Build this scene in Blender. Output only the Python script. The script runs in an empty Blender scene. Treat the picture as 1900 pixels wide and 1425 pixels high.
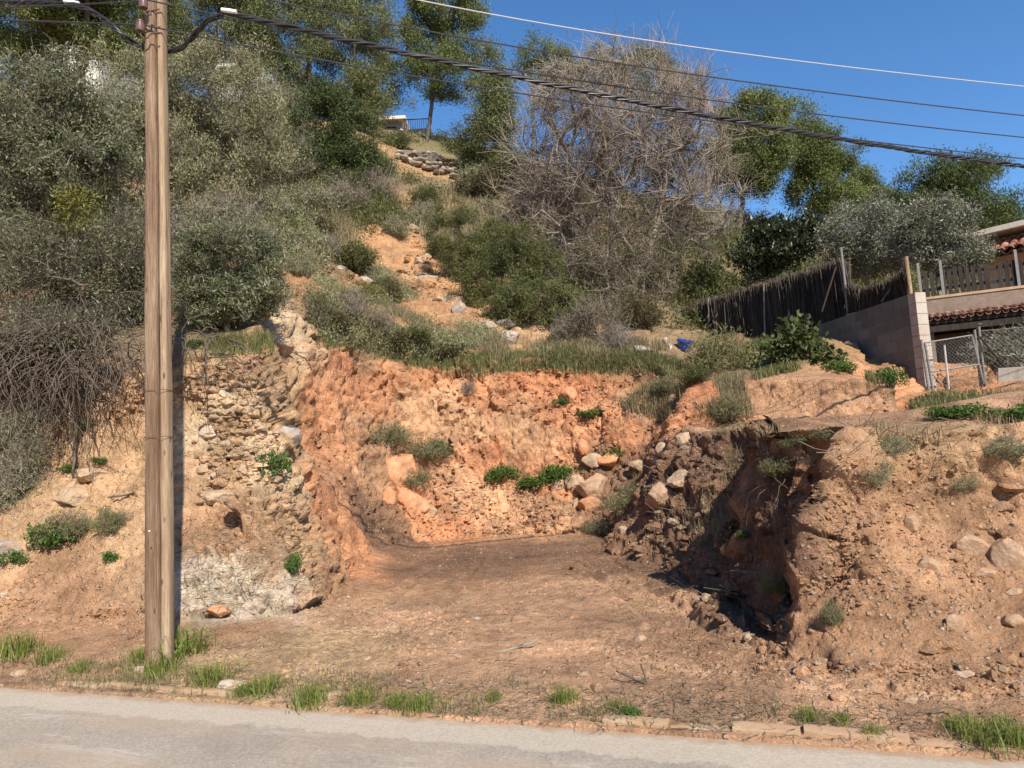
import bpy, math, random
import numpy as np
from mathutils import Vector, Matrix
from mathutils.bvhtree import BVHTree
R = math.radians
scn = bpy.context.scene
COL = scn.collection

# ------------------------------------------------------------------ camera, sky, sun, exposure
F = 1382.0                       # focal length in pixels of a 1900 px wide frame
PITCH, ROLL, EYE = R(6.0), R(3.2), 1.6
fwd = np.array([0, math.cos(PITCH), math.sin(PITCH)])
right0 = np.array([1.0, 0, 0]); up0 = np.cross(right0, fwd)
cr = right0*math.cos(ROLL) - up0*math.sin(ROLL)
cu = up0*math.cos(ROLL) + right0*math.sin(ROLL)
CAM = np.array([0, 0, EYE])
cd = bpy.data.cameras.new('camera'); cam = bpy.data.objects.new('camera', cd); COL.objects.link(cam)
m = Matrix(((cr[0], cu[0], -fwd[0], 0), (cr[1], cu[1], -fwd[1], 0), (cr[2], cu[2], -fwd[2], EYE), (0, 0, 0, 1)))
cam.matrix_world = m
cd.sensor_width = 36.0; cd.lens = 36.0*F/1900.0; cd.clip_start = 0.05; cd.clip_end = 2000
scn.camera = cam

SUN_EL, SUN_AZ_TRAVEL = R(40), R(-22)      # light travels towards this azimuth (from +Y, clockwise)
trav = Vector((math.sin(SUN_AZ_TRAVEL)*math.cos(SUN_EL), math.cos(SUN_AZ_TRAVEL)*math.cos(SUN_EL), -math.sin(SUN_EL)))
sl = bpy.data.lights.new('sun', 'SUN'); sl.energy = 5.0; sl.angle = R(0.53); sl.color = (1.0, 0.93, 0.82)
so = bpy.data.objects.new('sun', sl); COL.objects.link(so); so.rotation_euler = trav.to_track_quat('-Z', 'Y').to_euler()
w = bpy.data.worlds.new('World'); scn.world = w; w.use_nodes = True
nt = w.node_tree; bg = nt.nodes['Background']
sk = nt.nodes.new('ShaderNodeTexSky'); sk.sky_type = 'NISHITA'; sk.sun_disc = False
sk.sun_elevation = SUN_EL; sk.sun_rotation = math.atan2(-trav.x, -trav.y)
sk.altitude = 1500; sk.air_density = 1.0; sk.dust_density = 0.15; sk.ozone_density = 3.2
hs = nt.nodes.new('ShaderNodeHueSaturation'); hs.inputs['Saturation'].default_value = 1.18; hs.inputs['Value'].default_value = 1.15
nt.links.new(sk.outputs[0], hs.inputs['Color']); nt.links.new(hs.outputs[0], bg.inputs[0]); bg.inputs[1].default_value = 0.12
scn.view_settings.view_transform = 'Standard'; scn.view_settings.look = 'None'
scn.view_settings.exposure = 0.56; scn.view_settings.gamma = 1.0
scn.cycles.max_bounces = 6; scn.cycles.diffuse_bounces = 3; scn.cycles.glossy_bounces = 2
scn.cycles.transmission_bounces = 3; scn.cycles.transparent_max_bounces = 4

# ------------------------------------------------------------------ helpers
def pix(px, py, depth):
    """world point seen at a photo pixel at the given depth along the view axis"""
    return CAM + (fwd + (px-950)/F*cr + (712.5-py)/F*cu)*depth
def tag(o, label=None, cat=None, group=None, kind=None):
    if label: o['label'] = label
    if cat: o['category'] = cat
    if group: o['group'] = group
    if kind: o['kind'] = kind
    return o
def make_mesh(name, V, quads=None, tris=None, attrs=None, smooth=False, quad_mat=None):
    V = np.asarray(V, np.float32)
    me = bpy.data.meshes.new(name)
    nq = 0 if quads is None else len(quads); ntr = 0 if tris is None else len(tris)
    idx = []
    if nq: idx.append(np.asarray(quads, np.int32).ravel())
    if ntr: idx.append(np.asarray(tris, np.int32).ravel())
    idx = np.concatenate(idx)
    starts = np.concatenate([np.arange(nq)*4, nq*4+np.arange(ntr)*3]).astype(np.int32)
    me.vertices.add(len(V)); me.vertices.foreach_set('co', V.ravel())
    me.loops.add(len(idx)); me.loops.foreach_set('vertex_index', idx)
    me.polygons.add(nq+ntr); me.polygons.foreach_set('loop_start', starts)
    me.polygons.foreach_set('use_smooth', np.full(nq+ntr, bool(smooth)))
    if attrs:
        for k, a in attrs.items():
            a = np.asarray(a, np.float32)
            if a.ndim == 2:
                if a.shape[1] == 3: a = np.concatenate([a, np.ones((len(a), 1), np.float32)], 1)
                at = me.attributes.new(k, 'FLOAT_COLOR', 'POINT'); at.data.foreach_set('color', a.ravel())
            else:
                at = me.attributes.new(k, 'FLOAT', 'POINT'); at.data.foreach_set('value', a)
    me.update(calc_edges=True)
    return me
def link(name, me, mat, parent=None):
    o = bpy.data.objects.new(name, me); COL.objects.link(o)
    if mat is not None and len(me.materials) == 0: me.materials.append(mat)
    if parent is not None: o.parent = parent
    return o
def empty(name, loc, rz=0):
    o = bpy.data.objects.new(name, None); COL.objects.link(o); o.location = loc; o.rotation_euler = (0, 0, rz)
    o.empty_display_size = 0.1
    return o

def h3(ix, iy, iz, s):
    with np.errstate(over='ignore'):
        h = (ix.astype(np.uint32)*np.uint32(374761393) + iy.astype(np.uint32)*np.uint32(668265263)
             + iz.astype(np.uint32)*np.uint32(3266489917) + np.uint32((s*1274126177) & 0xffffffff))
        h = (h ^ (h >> np.uint32(13)))*np.uint32(1274126177)
        h = (h ^ (h >> np.uint32(16)))*np.uint32(2246822519)
        h = h ^ (h >> np.uint32(15))
    return h.astype(np.float64)/4294967296.0
def vnoise(p, s=0):
    f = np.floor(p); i = f.astype(np.int64); t = p-f; t = t*t*t*(t*(t*6-15)+10)
    out = 0
    for dx in (0, 1):
        for dy in (0, 1):
            for dz in (0, 1):
                wgt = (t[:, 0] if dx else 1-t[:, 0])*(t[:, 1] if dy else 1-t[:, 1])*(t[:, 2] if dz else 1-t[:, 2])
                out = out + wgt*h3(i[:, 0]+dx, i[:, 1]+dy, i[:, 2]+dz, s)
    return out*2-1
def fbm(p, sc, octv=4, s=0, gain=0.5):
    a, out, q = 1.0, 0, p*sc
    for k in range(octv):
        out = out + a*vnoise(q+17.3*k, s+k); q = q*2.03; a *= gain
    return out
def facet(p, sc, s=0):
    """chunky cellular relief: every cell is a tilted plane with its own offset; also distance to the cell wall"""
    q = p*sc; i = np.floor(q).astype(np.int64)
    best = np.full(len(q), 1e9); b2 = best.copy(); val = np.zeros(len(q))
    for dx in (-1, 0, 1):
        for dy in (-1, 0, 1):
            for dz in (-1, 0, 1):
                a, b, c = i[:, 0]+dx, i[:, 1]+dy, i[:, 2]+dz
                cx = a+h3(a, b, c, s); cy = b+h3(a, b, c, s+1); cz = c+h3(a, b, c, s+2)
                ex, ey, ez = q[:, 0]-cx, q[:, 1]-cy, q[:, 2]-cz
                d = ex*ex+ey*ey+ez*ez
                n1, n2, n3 = h3(a, b, c, s+3)-.5, h3(a, b, c, s+4)-.5, h3(a, b, c, s+5)-.5
                v = (h3(a, b, c, s+6)-.5) + 1.3*(n1*ex+n2*ey+n3*ez)
                better = d < best
                b2 = np.where(better, best, np.minimum(b2, d))
                val = np.where(better, v, val); best = np.where(better, d, best)
    return val, np.sqrt(b2)-np.sqrt(best)
def smin(a, b, k):
    h = np.clip(.5+.5*(b-a)/k, 0, 1)
    return b*(1-h)+a*h-k*h*(1-h)
def sstep(a, b, x):
    t = np.clip((x-a)/(b-a), 0, 1); return t*t*(3-2*t)
def poly_dist(X, Y, poly):
    """distance outside a plan polygon (0 inside)"""
    P = np.array(poly, float); Q = np.roll(P, -1, 0)
    best = np.full(X.shape, 1e18); inside = np.zeros(X.shape, bool)
    for (ax, ay), (bx, by) in zip(P, Q):
        ex, ey = bx-ax, by-ay
        t = np.clip(((X-ax)*ex+(Y-ay)*ey)/(ex*ex+ey*ey), 0, 1)
        best = np.minimum(best, (X-ax-t*ex)**2+(Y-ay-t*ey)**2)
        c = ((ay > Y) != (by > Y)) & (X < (bx-ax)*(Y-ay)/((by-ay) if by != ay else 1e-9)+ax)
        inside ^= c
    return np.where(inside, 0, np.sqrt(best))

# ------------------------------------------------------------------ materials
def new_mat(name):
    m = bpy.data.materials.new(name); m.use_nodes = True
    n = m.node_tree.nodes; return m, n, m.node_tree.links, n['Principled BSDF']
def mix_rgb(n, l, fac, a, b, mode='MIX'):
    x = n.new('ShaderNodeMix'); x.data_type = 'RGBA'; x.blend_type = mode
    for sock, v in ((x.inputs[0], fac), (x.inputs[6], a), (x.inputs[7], b)):
        if hasattr(v, 'links'): l.new(v, sock)
        elif isinstance(v, tuple): sock.default_value = (*v, 1) if len(v) == 3 else v
        else: sock.default_value = v
    return x.outputs[2]
def ramp(n, l, src, stops):
    r = n.new('ShaderNodeValToRGB'); l.new(src, r.inputs[0])
    while len(r.color_ramp.elements) < len(stops): r.color_ramp.elements.new(.5)
    for e, (p, c) in zip(r.color_ramp.elements, stops):
        e.position = p; e.color = (*c, 1) if isinstance(c, tuple) else (c, c, c, 1)
    return r.outputs[0]
def noise(n, l, co, scale, detail=6, rough=.6, dist=0):
    t = n.new('ShaderNodeTexNoise'); t.inputs['Scale'].default_value = scale; t.inputs['Detail'].default_value = detail
    t.inputs['Roughness'].default_value = rough; t.inputs['Distortion'].default_value = dist
    if co is not None: l.new(co, t.inputs['Vector'])
    return t.outputs[0]
def coords(n, kind='Object'):
    return n.new('ShaderNodeTexCoord').outputs[kind]
def bump(n, l, h, bsdf, strength, dist=.02):
    b = n.new('ShaderNodeBump'); b.inputs['Strength'].default_value = strength; b.inputs['Distance'].default_value = dist
    l.new(h, b.inputs['Height']); l.new(b.outputs[0], bsdf.inputs['Normal'])
def earth_mat():
    m, n, l, b = new_mat('earth')
    co = coords(n)
    at = n.new('ShaderNodeAttribute'); at.attribute_name = 'soil'
    c = at.outputs['Color']
    n1 = noise(n, l, co, 9, 8, .7); n2 = noise(n, l, co, 55, 5, .7); n3 = noise(n, l, co, 1.3, 5, .65, .5)
    c = mix_rgb(n, l, .85, c, ramp(n, l, n1, [(.3, .42), (.45, .9), (.58, 1.1), (.75, 1.5)]), 'MULTIPLY')
    c = mix_rgb(n, l, .8, c, ramp(n, l, n2, [(.3, .6), (.5, 1.0), (.72, 1.4)]), 'MULTIPLY')
    c = mix_rgb(n, l, .8, c, ramp(n, l, n3, [(.3, (.68, .64, .6)), (.5, (1, 1, 1)), (.7, (1.2, 1.17, 1.1))]), 'MULTIPLY')
    v = n.new('ShaderNodeTexVoronoi'); v.inputs['Scale'].default_value = 26; l.new(co, v.inputs['Vector'])
    sep = n.new('ShaderNodeSeparateColor'); l.new(v.outputs['Color'], sep.inputs[0])
    pebble = ramp(n, l, sep.outputs[0], [(.80, 0.0), (.84, .8)])
    edge = ramp(n, l, v.outputs['Distance'], [(.25, 1.0), (.5, 0.0)])
    pm = n.new('ShaderNodeMath'); pm.operation = 'MULTIPLY'; l.new(pebble, pm.inputs[0]); l.new(edge, pm.inputs[1])
    pc = mix_rgb(n, l, sep.outputs[1], (.42, .27, .17), (.62, .5, .36))
    c = mix_rgb(n, l, pm.outputs[0], c, pc)
    l.new(c, b.inputs['Base Color']); b.inputs['Roughness'].default_value = .95
    b.inputs['Specular IOR Level'].default_value = .15
    hs = n.new('ShaderNodeMath'); hs.operation = 'ADD'; l.new(n2, hs.inputs[0]); l.new(pm.outputs[0], hs.inputs[1])
    hs2 = n.new('ShaderNodeMath'); hs2.operation = 'ADD'; l.new(hs.outputs[0], hs2.inputs[0]); l.new(n1, hs2.inputs[1])
    bump(n, l, hs2.outputs[0], b, 1.0, .035)
    return m
M = {'earth': earth_mat()}

# ------------------------------------------------------------------ terrain: shapes
ROAD_A, ROAD_B = np.array([-4.26, 6.27]), np.array([2.54, 3.79])        # edge of the road (plan)
rd = (ROAD_B-ROAD_A)/np.linalg.norm(ROAD_B-ROAD_A); rn = np.array([-rd[1], rd[0]])   # rn points to the hill
def edge_dist(X, Y): return (X-ROAD_A[0])*rn[0]+(Y-ROAD_A[1])*rn[1]
FLOOR = [(60, -60), (60, 3.9), (14, 4.3), (3.3, 4.75), (2.6, 4.8), (1.95, 5.0), (1.72, 5.4), (1.74, 5.8), (1.82, 6.2), (1.95, 6.6), (1.98, 7.2), (1.75, 7.7), (1.75, 8.6), (1.48, 11.6),
         (1.2, 12.8), (.2, 13.1), (-1.6, 13.0), (-2.0, 12.4), (-2.1, 10.6), (-2.22, 8.8), (-2.3, 7.7), (-3.2, 7.35),
         (-4.2, 7.45), (-5.6, 7.7), (-14, 9.5), (-60, 20), (-60, -60)]
BENCH = [(2.25, 6.95), (2.7, 6.6), (4.5, 6.45), (6, 6.5), (14, 6.2), (60, 6), (60, 14), (14, 13.7), (7.5, 13.7), (6.6, 12.6),
         (5.9, 11.3), (5.0, 11.5), (3.7, 12.1), (2.5, 12.3), (2.35, 11.0), (2.7, 9.4), (2.75, 8.2)]
# wall steepness at places of the floor edge: x, y, lower slope, height of the break, upper slope
STEEP = np.array([(-5.5, 8.2, .95, 1.2, 1.25), (-3.6, 8.2, 1.0, 1.0, 1.15), (-2.6, 8.0, 1.5, .8, 2.4), (-2.6, 9.5, 1.7, 1.2, 3.2),
                  (-2.5, 11.5, 1.2, 1.4, 2.8), (-1.7, 13.4, 1.1, .9, 2.6), (-.3, 13.5, 1.2, .9, 2.4), (.9, 13.4, 1.2, .9, 2.0), (1.6, 12.6, 1.0, .8, 1.6),
                  (2.0, 11, 1.0, .6, 1.5), (2.25, 9.5, .95, .6, 1.7), (2.3, 8.0, .9, .35, 2.2), (2.3, 6.2, .9, .35, 3.2), (2.3, 6.9, 3.0, .1, 9.0), (2.15, 6.45, 2.5, .1, 8.0), (2.05, 5.95, 1.6, .2, 4.0), (2.3, 5.4, .85, .5, 1.5),
                  (3.2, 5.4, .72, 1.0, .95), (5, 5.2, .62, 1.0, .68), (9, 5.2, .62, 1.0, .66)])
# points of the uncut hill, as photo pixel + depth
HILL = [(0, 690, 9.4), (120, 690, 9.5), (250, 700, 9.5), (340, 655, 9.8), (440, 620, 10.0), (545, 575, 10.2), (150, 600, 11), (300, 590, 11.2),
        (400, 520, 13), (540, 500, 14.5), (600, 640, 11.9), (640, 635, 12.4), (700, 655, 12.9), (760, 650, 13.3), (860, 690, 13.6), (1000, 688, 13.7),
        (1100, 690, 13.8), (850, 640, 15.2), (700, 610, 15), (940, 630, 16.5), (1080, 655, 15.4), (1230, 640, 16.5), (1230, 690, 14.2), (1360, 700, 13.4), (1500, 665, 13.9),
        (1560, 655, 14.2), (1680, 715, 12.9), (620, 560, 16.5), (760, 560, 19.5), (860, 560, 19), (740, 470, 25), (640, 480, 22), (560, 430, 21), (740, 400, 30.5),
        (620, 380, 28), (740, 330, 36), (760, 290, 40), (830, 300, 41), (780, 258, 44), (530, 290, 33), (560, 230, 40), (430, 240, 36), (300, 230, 36), (100, 200, 38),
        (250, 400, 20), (100, 400, 19), (1080, 570, 20), (1000, 480, 26), (950, 380, 33), (900, 300, 42), (1150, 470, 29), (1250, 630, 20.5), (1260, 470, 32),
        (1390, 632, 19.5), (1400, 450, 37), (1500, 600, 21.5), (1600, 540, 28), (1550, 470, 38), (1750, 560, 26), (1750, 470, 40), (1900, 560, 26), (1900, 470, 38),
        (1720, 680, 14.6), (1900, 690, 15), (1900, 640, 19), (1480, 690, 7.6), (1850, 640, 7.6), (1700, 680, 9.5), (1900, 670, 11), (1350, 700, 9.5), (1250, 700, 11.5), (1200, 400, 41), (1050, 330, 42)]
hp = np.array([pix(*h) for h in HILL])
hr = np.hypot(hp[:, 0], hp[:, 1]); ha = np.arctan2(hp[:, 0], hp[:, 1])
hxy = np.stack([ha, np.log(hr)], 1); hv = (hp[:, 2]-EYE)/hr
def rker(d2): return np.sqrt(d2+.03**2)
Km = rker(((hxy[:, None]-hxy[None])**2).sum(-1)) + np.eye(len(hxy))*.004
Pm = np.concatenate([np.ones((len(hxy), 1)), hxy], 1)
A = np.block([[Km, Pm], [Pm.T, np.zeros((3, 3))]])
hw = np.linalg.solve(A, np.concatenate([hv, np.zeros(3)]))
def hill_height(X, Y):
    r = np.hypot(X, Y); a = np.clip(np.arctan2(X, Y), R(-46), R(46)); lr = np.log(np.clip(r, 8, 46))
    out = hw[-3]+hw[-2]*a+hw[-1]*lr
    for k in range(len(hxy)):
        out = out + hw[k]*rker((a-hxy[k, 0])**2+(lr-hxy[k, 1])**2)
    z = EYE+out*np.clip(r, 8, 46)
    z = z+.1*np.clip(r-46, 0, 4)-.12*np.clip(r-50, 0, 80)
    return np.maximum(z, -.2)
def shep(X, Y, pts, p=5):
    W, O = 0, 0
    for row in pts:
        wgt = 1/((X-row[0])**2+(Y-row[1])**2+.03)**(p/2)
        W = W+wgt; O = O+wgt[..., None]*row[2:]
    return O/W[..., None]
def floor_height(X, Y):
    e = np.maximum(edge_dist(X, Y), 0)
    left = sstep(-1.5, -4.0, X)
    z = .03+.012*e+.17*left*np.maximum(e-.35, 0)+.065*sstep(.1, .5, e)
    z = z+.16*sstep(10.5, 13.5, Y)*sstep(3, 1.5, X)
    return np.where(edge_dist(X, Y) < 0, -.012, z)
def terrain_height(X, Y):
    P = np.stack([X.ravel(), Y.ravel(), np.zeros(X.size)], 1)
    near = np.hypot(X, Y).ravel()
    wx = np.zeros(X.size); wy = wx.copy()
    k = (near < 24)
    amp = .22*np.clip(near[k]/9, .4, 1.3)
    wx[k] = amp*fbm(P[k], .45, 2, 5, .35); wy[k] = amp*fbm(P[k], .45, 2, 11, .35)
    off = sstep(.5, 1.3, edge_dist(X, Y))
    Xw, Yw = X+wx.reshape(X.shape)*off, Y+wy.reshape(X.shape)*off
    d1 = poly_dist(Xw, Yw, FLOOR); d2 = np.minimum(poly_dist(Xw, Yw, BENCH), d1)
    S = shep(X, Y, STEEP)
    s1, hb, s2 = S[..., 0], S[..., 1], S[..., 2]
    t = hb/s1
    p1 = np.where(d1 < t, s1*d1, hb+s2*(d1-t))
    p1 = p1*(1+.0)
    b2 = 1.66+.05*(Y-7)+.085*np.clip(X-3.3, 0, 4)+.16*fbm(P, .55, 3, 15).reshape(X.shape)*sstep(1.5, 2.5, X)+.12*sstep(3.4, 2.4, X)*sstep(8.5, 7.2, Y)+(1.0*d2 + .9*np.maximum(d2-.15, 0))*np.maximum(sstep(9.5, 11, Y), sstep(1.2, .2, X)) + .1*d2
    U = hill_height(X, Y)
    fl = floor_height(X, Y)
    z = smin(U, fl+p1, .12)
    z = smin(z, b2, .10)
    return np.where(d1 <= 0, np.minimum(fl, U+5), np.maximum(z, fl-.05))

# ------------------------------------------------------------------ terrain: colours (soil albedo by place, plus shade painted on the right mound)
SOIL = {'floor': (.54, .318, .184), 'dark': (.225, .13, .08), 'orange': (.58, .275, .138), 'red': (.50, .205, .10), 'peach': (.62, .36, .20),  # dark: brown earth, also the shade painted on the mound's left face
        'tan': (.52, .325, .178), 'pale': (.60, .43, .265), 'white': (.64, .52, .385), 'bank': (.46, .262, .146), 'sand': (.55, .36, .195),
        'scrub': (.24, .17, .098), 'green': (.16, .15, .064), 'path': (.46, .25, .122), 'grey': (.40, .32, .24)}
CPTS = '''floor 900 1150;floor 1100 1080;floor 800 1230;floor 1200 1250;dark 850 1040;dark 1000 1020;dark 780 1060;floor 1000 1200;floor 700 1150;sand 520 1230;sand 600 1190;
sand 480 1260;bank 420 1170;floor 900 1300;floor 1400 1300;floor 1650 1310;bank 1850 1290;bank 150 1180;bank 50 1150;bank 250 1170;
white 430 1090;white 390 1110;white 470 1100;bank 430 1000;bank 400 970;tan 380 880;tan 450 860;tan 230 880;tan 120 900;tan 200 780;peach 230 760;pale 400 780;tan 440 740;
tan 520 650;pale 545 620;tan 545 820;pale 520 860;tan 360 700;tan 200 1000;bank 150 1060;tan 80 960;bank 560 1050;tan 540 980;tan 555 1060;
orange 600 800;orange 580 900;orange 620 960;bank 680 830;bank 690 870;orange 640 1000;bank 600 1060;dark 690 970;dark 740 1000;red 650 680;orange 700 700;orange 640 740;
peach 780 740;peach 850 760;orange 900 720;red 990 700;peach 900 800;orange 800 680;peach 960 790;orange 880 860;peach 860 900;orange 830 960;peach 920 930;red 910 820;
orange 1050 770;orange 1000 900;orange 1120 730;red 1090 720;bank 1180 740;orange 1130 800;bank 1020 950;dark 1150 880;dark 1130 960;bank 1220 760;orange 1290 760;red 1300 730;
bank 1420 740;bank 1560 740;bank 1650 740;orange 1680 745;bank 1450 700;floor 1300 800;floor 1500 795;tan 1750 790;tan 1650 810;floor 1850 780;
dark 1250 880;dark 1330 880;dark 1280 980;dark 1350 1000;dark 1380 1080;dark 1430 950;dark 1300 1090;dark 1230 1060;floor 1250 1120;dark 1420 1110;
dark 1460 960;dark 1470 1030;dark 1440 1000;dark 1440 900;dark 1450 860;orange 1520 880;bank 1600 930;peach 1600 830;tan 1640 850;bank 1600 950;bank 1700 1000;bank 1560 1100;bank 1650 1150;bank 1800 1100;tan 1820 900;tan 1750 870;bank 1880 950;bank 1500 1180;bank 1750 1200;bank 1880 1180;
scrub 800 650;green 900 670;green 1000 665;green 1100 660;scrub 1200 660;path 900 650;path 950 665;tan 1050 640;scrub 1350 690;green 1400 660;scrub 620 610;scrub 700 620;
path 840 610;path 800 560;path 760 510;path 740 450;path 720 480;path 680 540;path 590 530;scrub 660 500;scrub 560 480;path 740 395;scrub 680 380;scrub 600 400;scrub 780 420;scrub 830 420;
path 730 300;scrub 780 340;green 800 265;scrub 640 330;path 530 280;path 560 330;scrub 1100 560;scrub 1000 450;scrub 1250 590;scrub 1500 600;scrub 400 560;bank 200 540;scrub 100 640;scrub 300 640;bank 440 640;green 400 640'''
def build_terrain():
    az = np.concatenate([np.arange(-178, -44, 4.0), np.arange(-44, -37, .5), np.arange(-37, 37, .082), np.arange(37, 44, .5), np.arange(44, 182, 4.0)])
    az = R(1)*az
    fine = np.concatenate([np.linspace(.4, 3, 30), np.exp(np.linspace(math.log(3.02), math.log(60), 1700)), np.exp(np.linspace(math.log(61), math.log(900), 30))])
    NR = 760
    X0 = np.sin(az)[:, None]*fine[None]; Y0 = np.cos(az)[:, None]*fine[None]
    Z0 = terrain_height(X0, Y0)
    ds = np.hypot(np.diff(Z0, axis=1), np.diff(fine)[None])
    el = np.abs(np.diff(np.arctan2(Z0-EYE, fine[None]), axis=1))
    wgt = (el+.13*ds/fine[None, 1:])*np.where(fine[1:] < 3, .2, np.where(fine[1:] > 60, .1, np.where(fine[1:] > 22, .6, 1)))[None]
    cum = np.concatenate([np.zeros((len(az), 1)), np.cumsum(wgt, 1)], 1)
    cum = .85*cum/cum[:, -1:]+.15*np.linspace(0, 1, len(fine))[None]
    RR = np.empty((len(az), NR)); tt = np.linspace(0, 1, NR)
    for k in range(len(az)): RR[k] = np.interp(tt, cum[k], fine)
    # smooth the row spacing between neighbouring columns
    X = np.sin(az)[:, None]*RR; Y = np.cos(az)[:, None]*RR
    Z = np.empty_like(X)
    for k in range(len(az)): Z[k] = np.interp(RR[k], fine, Z0[k])
    V = np.stack([X, Y, Z], -1)
    def normals(V):
        du = np.gradient(V, axis=0); dv = np.gradient(V, axis=1)
        n = np.cross(du, dv); n /= np.linalg.norm(n, axis=-1, keepdims=True)+1e-12
        n[n[..., 2] < -.2] *= -1
        return n
    N = normals(V)
    v = V.reshape(-1, 3); nn = N.reshape(-1, 3); rr = np.hypot(v[:, 0], v[:, 1])
    e = edge_dist(v[:, 0], v[:, 1])
    steep = sstep(.95, .55, nn[:, 2])
    k = np.where((rr < 30) & (np.abs(np.arctan2(v[:, 0], v[:, 1])) < R(40)) & (e > .1))[0]
    p = v[k]; st = steep[k]; rk = rr[k]
    left = sstep(-1.6, -2.6, p[:, 0])*sstep(10.8, 9.8, p[:, 1])
    back = sstep(11.5, 12.8, p[:, 1])*sstep(2.6, 1.6, p[:, 0])*sstep(20, 15, p[:, 1])
    rub = sstep(1.5, 1.9, p[:, 0])*sstep(3.1, 2.5, p[:, 0])*sstep(6.4, 7.2, p[:, 1])*sstep(13, 12, p[:, 1])
    cornr = sstep(-3.7, -3.0, p[:, 0])
    loose = sstep(2.3, 2.75, p[:, 0])*sstep(7.6, 6.9, p[:, 1])
    rock = st*np.clip(.30-.22*loose+left*(.15+.65*cornr)+.42*back+.30*rub, 0, 1.2)
    f1, e1 = facet(p+.15*np.stack([vnoise(p*2.2, 61), vnoise(p*2.2, 62), vnoise(p*2.2, 63)], 1), 2.3, 21)
    f2, e2 = facet(p, 6.5, 31)
    f3, e3 = facet(p, 17, 41)
    crack = (np.exp(-(e1/.10)**2)*.55+np.exp(-(e2/.12)**2)*.25)
    patch = sstep(-.15, .45, fbm(p, .9, 3, 71))
    near = sstep(26, 14, rk)
    d = near*rock*((.23*f1-.06*crack)*(.35+.65*patch)+.11*f2+.04*f3)
    d += near*st*(.16*fbm(p, .9, 4, 81)+.035*fbm(p, 5, 3, 82))
    flat = (1-st)*sstep(.15, .6, e[k])
    d += flat*(.016*fbm(p, 2.0, 4, 83)+.020*f3*sstep(-.1, .5, fbm(p, 1.3, 3, 84))+.006*f2)
    rg = np.sin(p[:, 0]*19+p[:, 1]*7+2*fbm(p, 1.2, 2, 85))                      # rills down the loose bank
    bankm = sstep(2.6, 3.4, p[:, 0])*st*sstep(9, 7.5, p[:, 1])
    d += bankm*(.022*f3+.07*np.abs(fbm(p*np.array([2.2, .6, .6]), 2.0, 4, 86))-.02+.03*f2*sstep(.0, .5, fbm(p, 1.5, 2, 87)))
    d += .09*rub*fbm(p, 2.6, 4, 91)
    far = sstep(13, 16, rk)
    d += far*(.12*fbm(p, .9, 4, 88)+.16*facet(p, 1.3, 51)[0]*sstep(34, 26, rk)+.06*f1*sstep(24, 18, rk))
    v[k] += nn[k]*d[:, None]
    kf = np.where((rr >= 24) & (rr < 60))[0]
    v[kf, 2] += .35*fbm(v[kf], .35, 4, 89)*sstep(24, 30, rr[kf])
    V = v.reshape(V.shape)
    # wheel ruts and the edge line of a grader on the lot floor
    Q = v
    for (ax, ay, bx, by, dep) in ((1.25, 10.6, 1.55, 6.3, .07), (.9, 9.6, 1.15, 6.6, .05), (1.6, 7.6, 2.0, 5.0, .10), (-.6, 11.5, -.9, 7.0, .04), (-1.3, 11.2, -1.6, 7.2, .04)):
        ex, ey = bx-ax, by-ay; L2 = ex*ex+ey*ey
        t = np.clip(((Q[:, 0]-ax)*ex+(Q[:, 1]-ay)*ey)/L2, 0, 1)
        dd = np.hypot(Q[:, 0]-ax-t*ex, Q[:, 1]-ay-t*ey)+.05*vnoise(Q*3, 95)
        Q[:, 2] -= dep*(np.exp(-(dd/.05)**2)*(.5+.8*vnoise(Q*2.5, 96))-.6*np.exp(-((dd-.11)/.05)**2)*(.5+.9*vnoise(Q*9, 97)))
    na, nr = X.shape
    idx = np.arange(na*nr).reshape(na, nr)
    a = idx[:-1, :-1].ravel(); b = idx[1:, :-1].ravel(); c = idx[1:, 1:].ravel(); dd = idx[:-1, 1:].ravel()
    quads = np.stack([a, dd, c, b], 1)
    return v, quads, (na, nr)
TV, TQ, TSH = build_terrain()
bvh = BVHTree.FromPolygons(TV.tolist(), TQ.tolist())
def hit(px, py):
    """where the line of sight of a photo pixel meets the ground"""
    d = Vector(pix(px, py, 1)-CAM).normalized()
    r = bvh.ray_cast(Vector(CAM), d)
    return (np.array(r[0]), np.array(r[1])) if r[0] is not None else (None, None)
def drop(x, y, top=60):
    r = bvh.ray_cast(Vector((x, y, top)), Vector((0, 0, -1)))
    return (np.array(r[0]), np.array(r[1])) if r[0] is not None else (np.array([x, y, 0.]), np.array([0, 0, 1.]))
def depth_of(p): return float(np.dot(np.asarray(p)-CAM, fwd))
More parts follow.
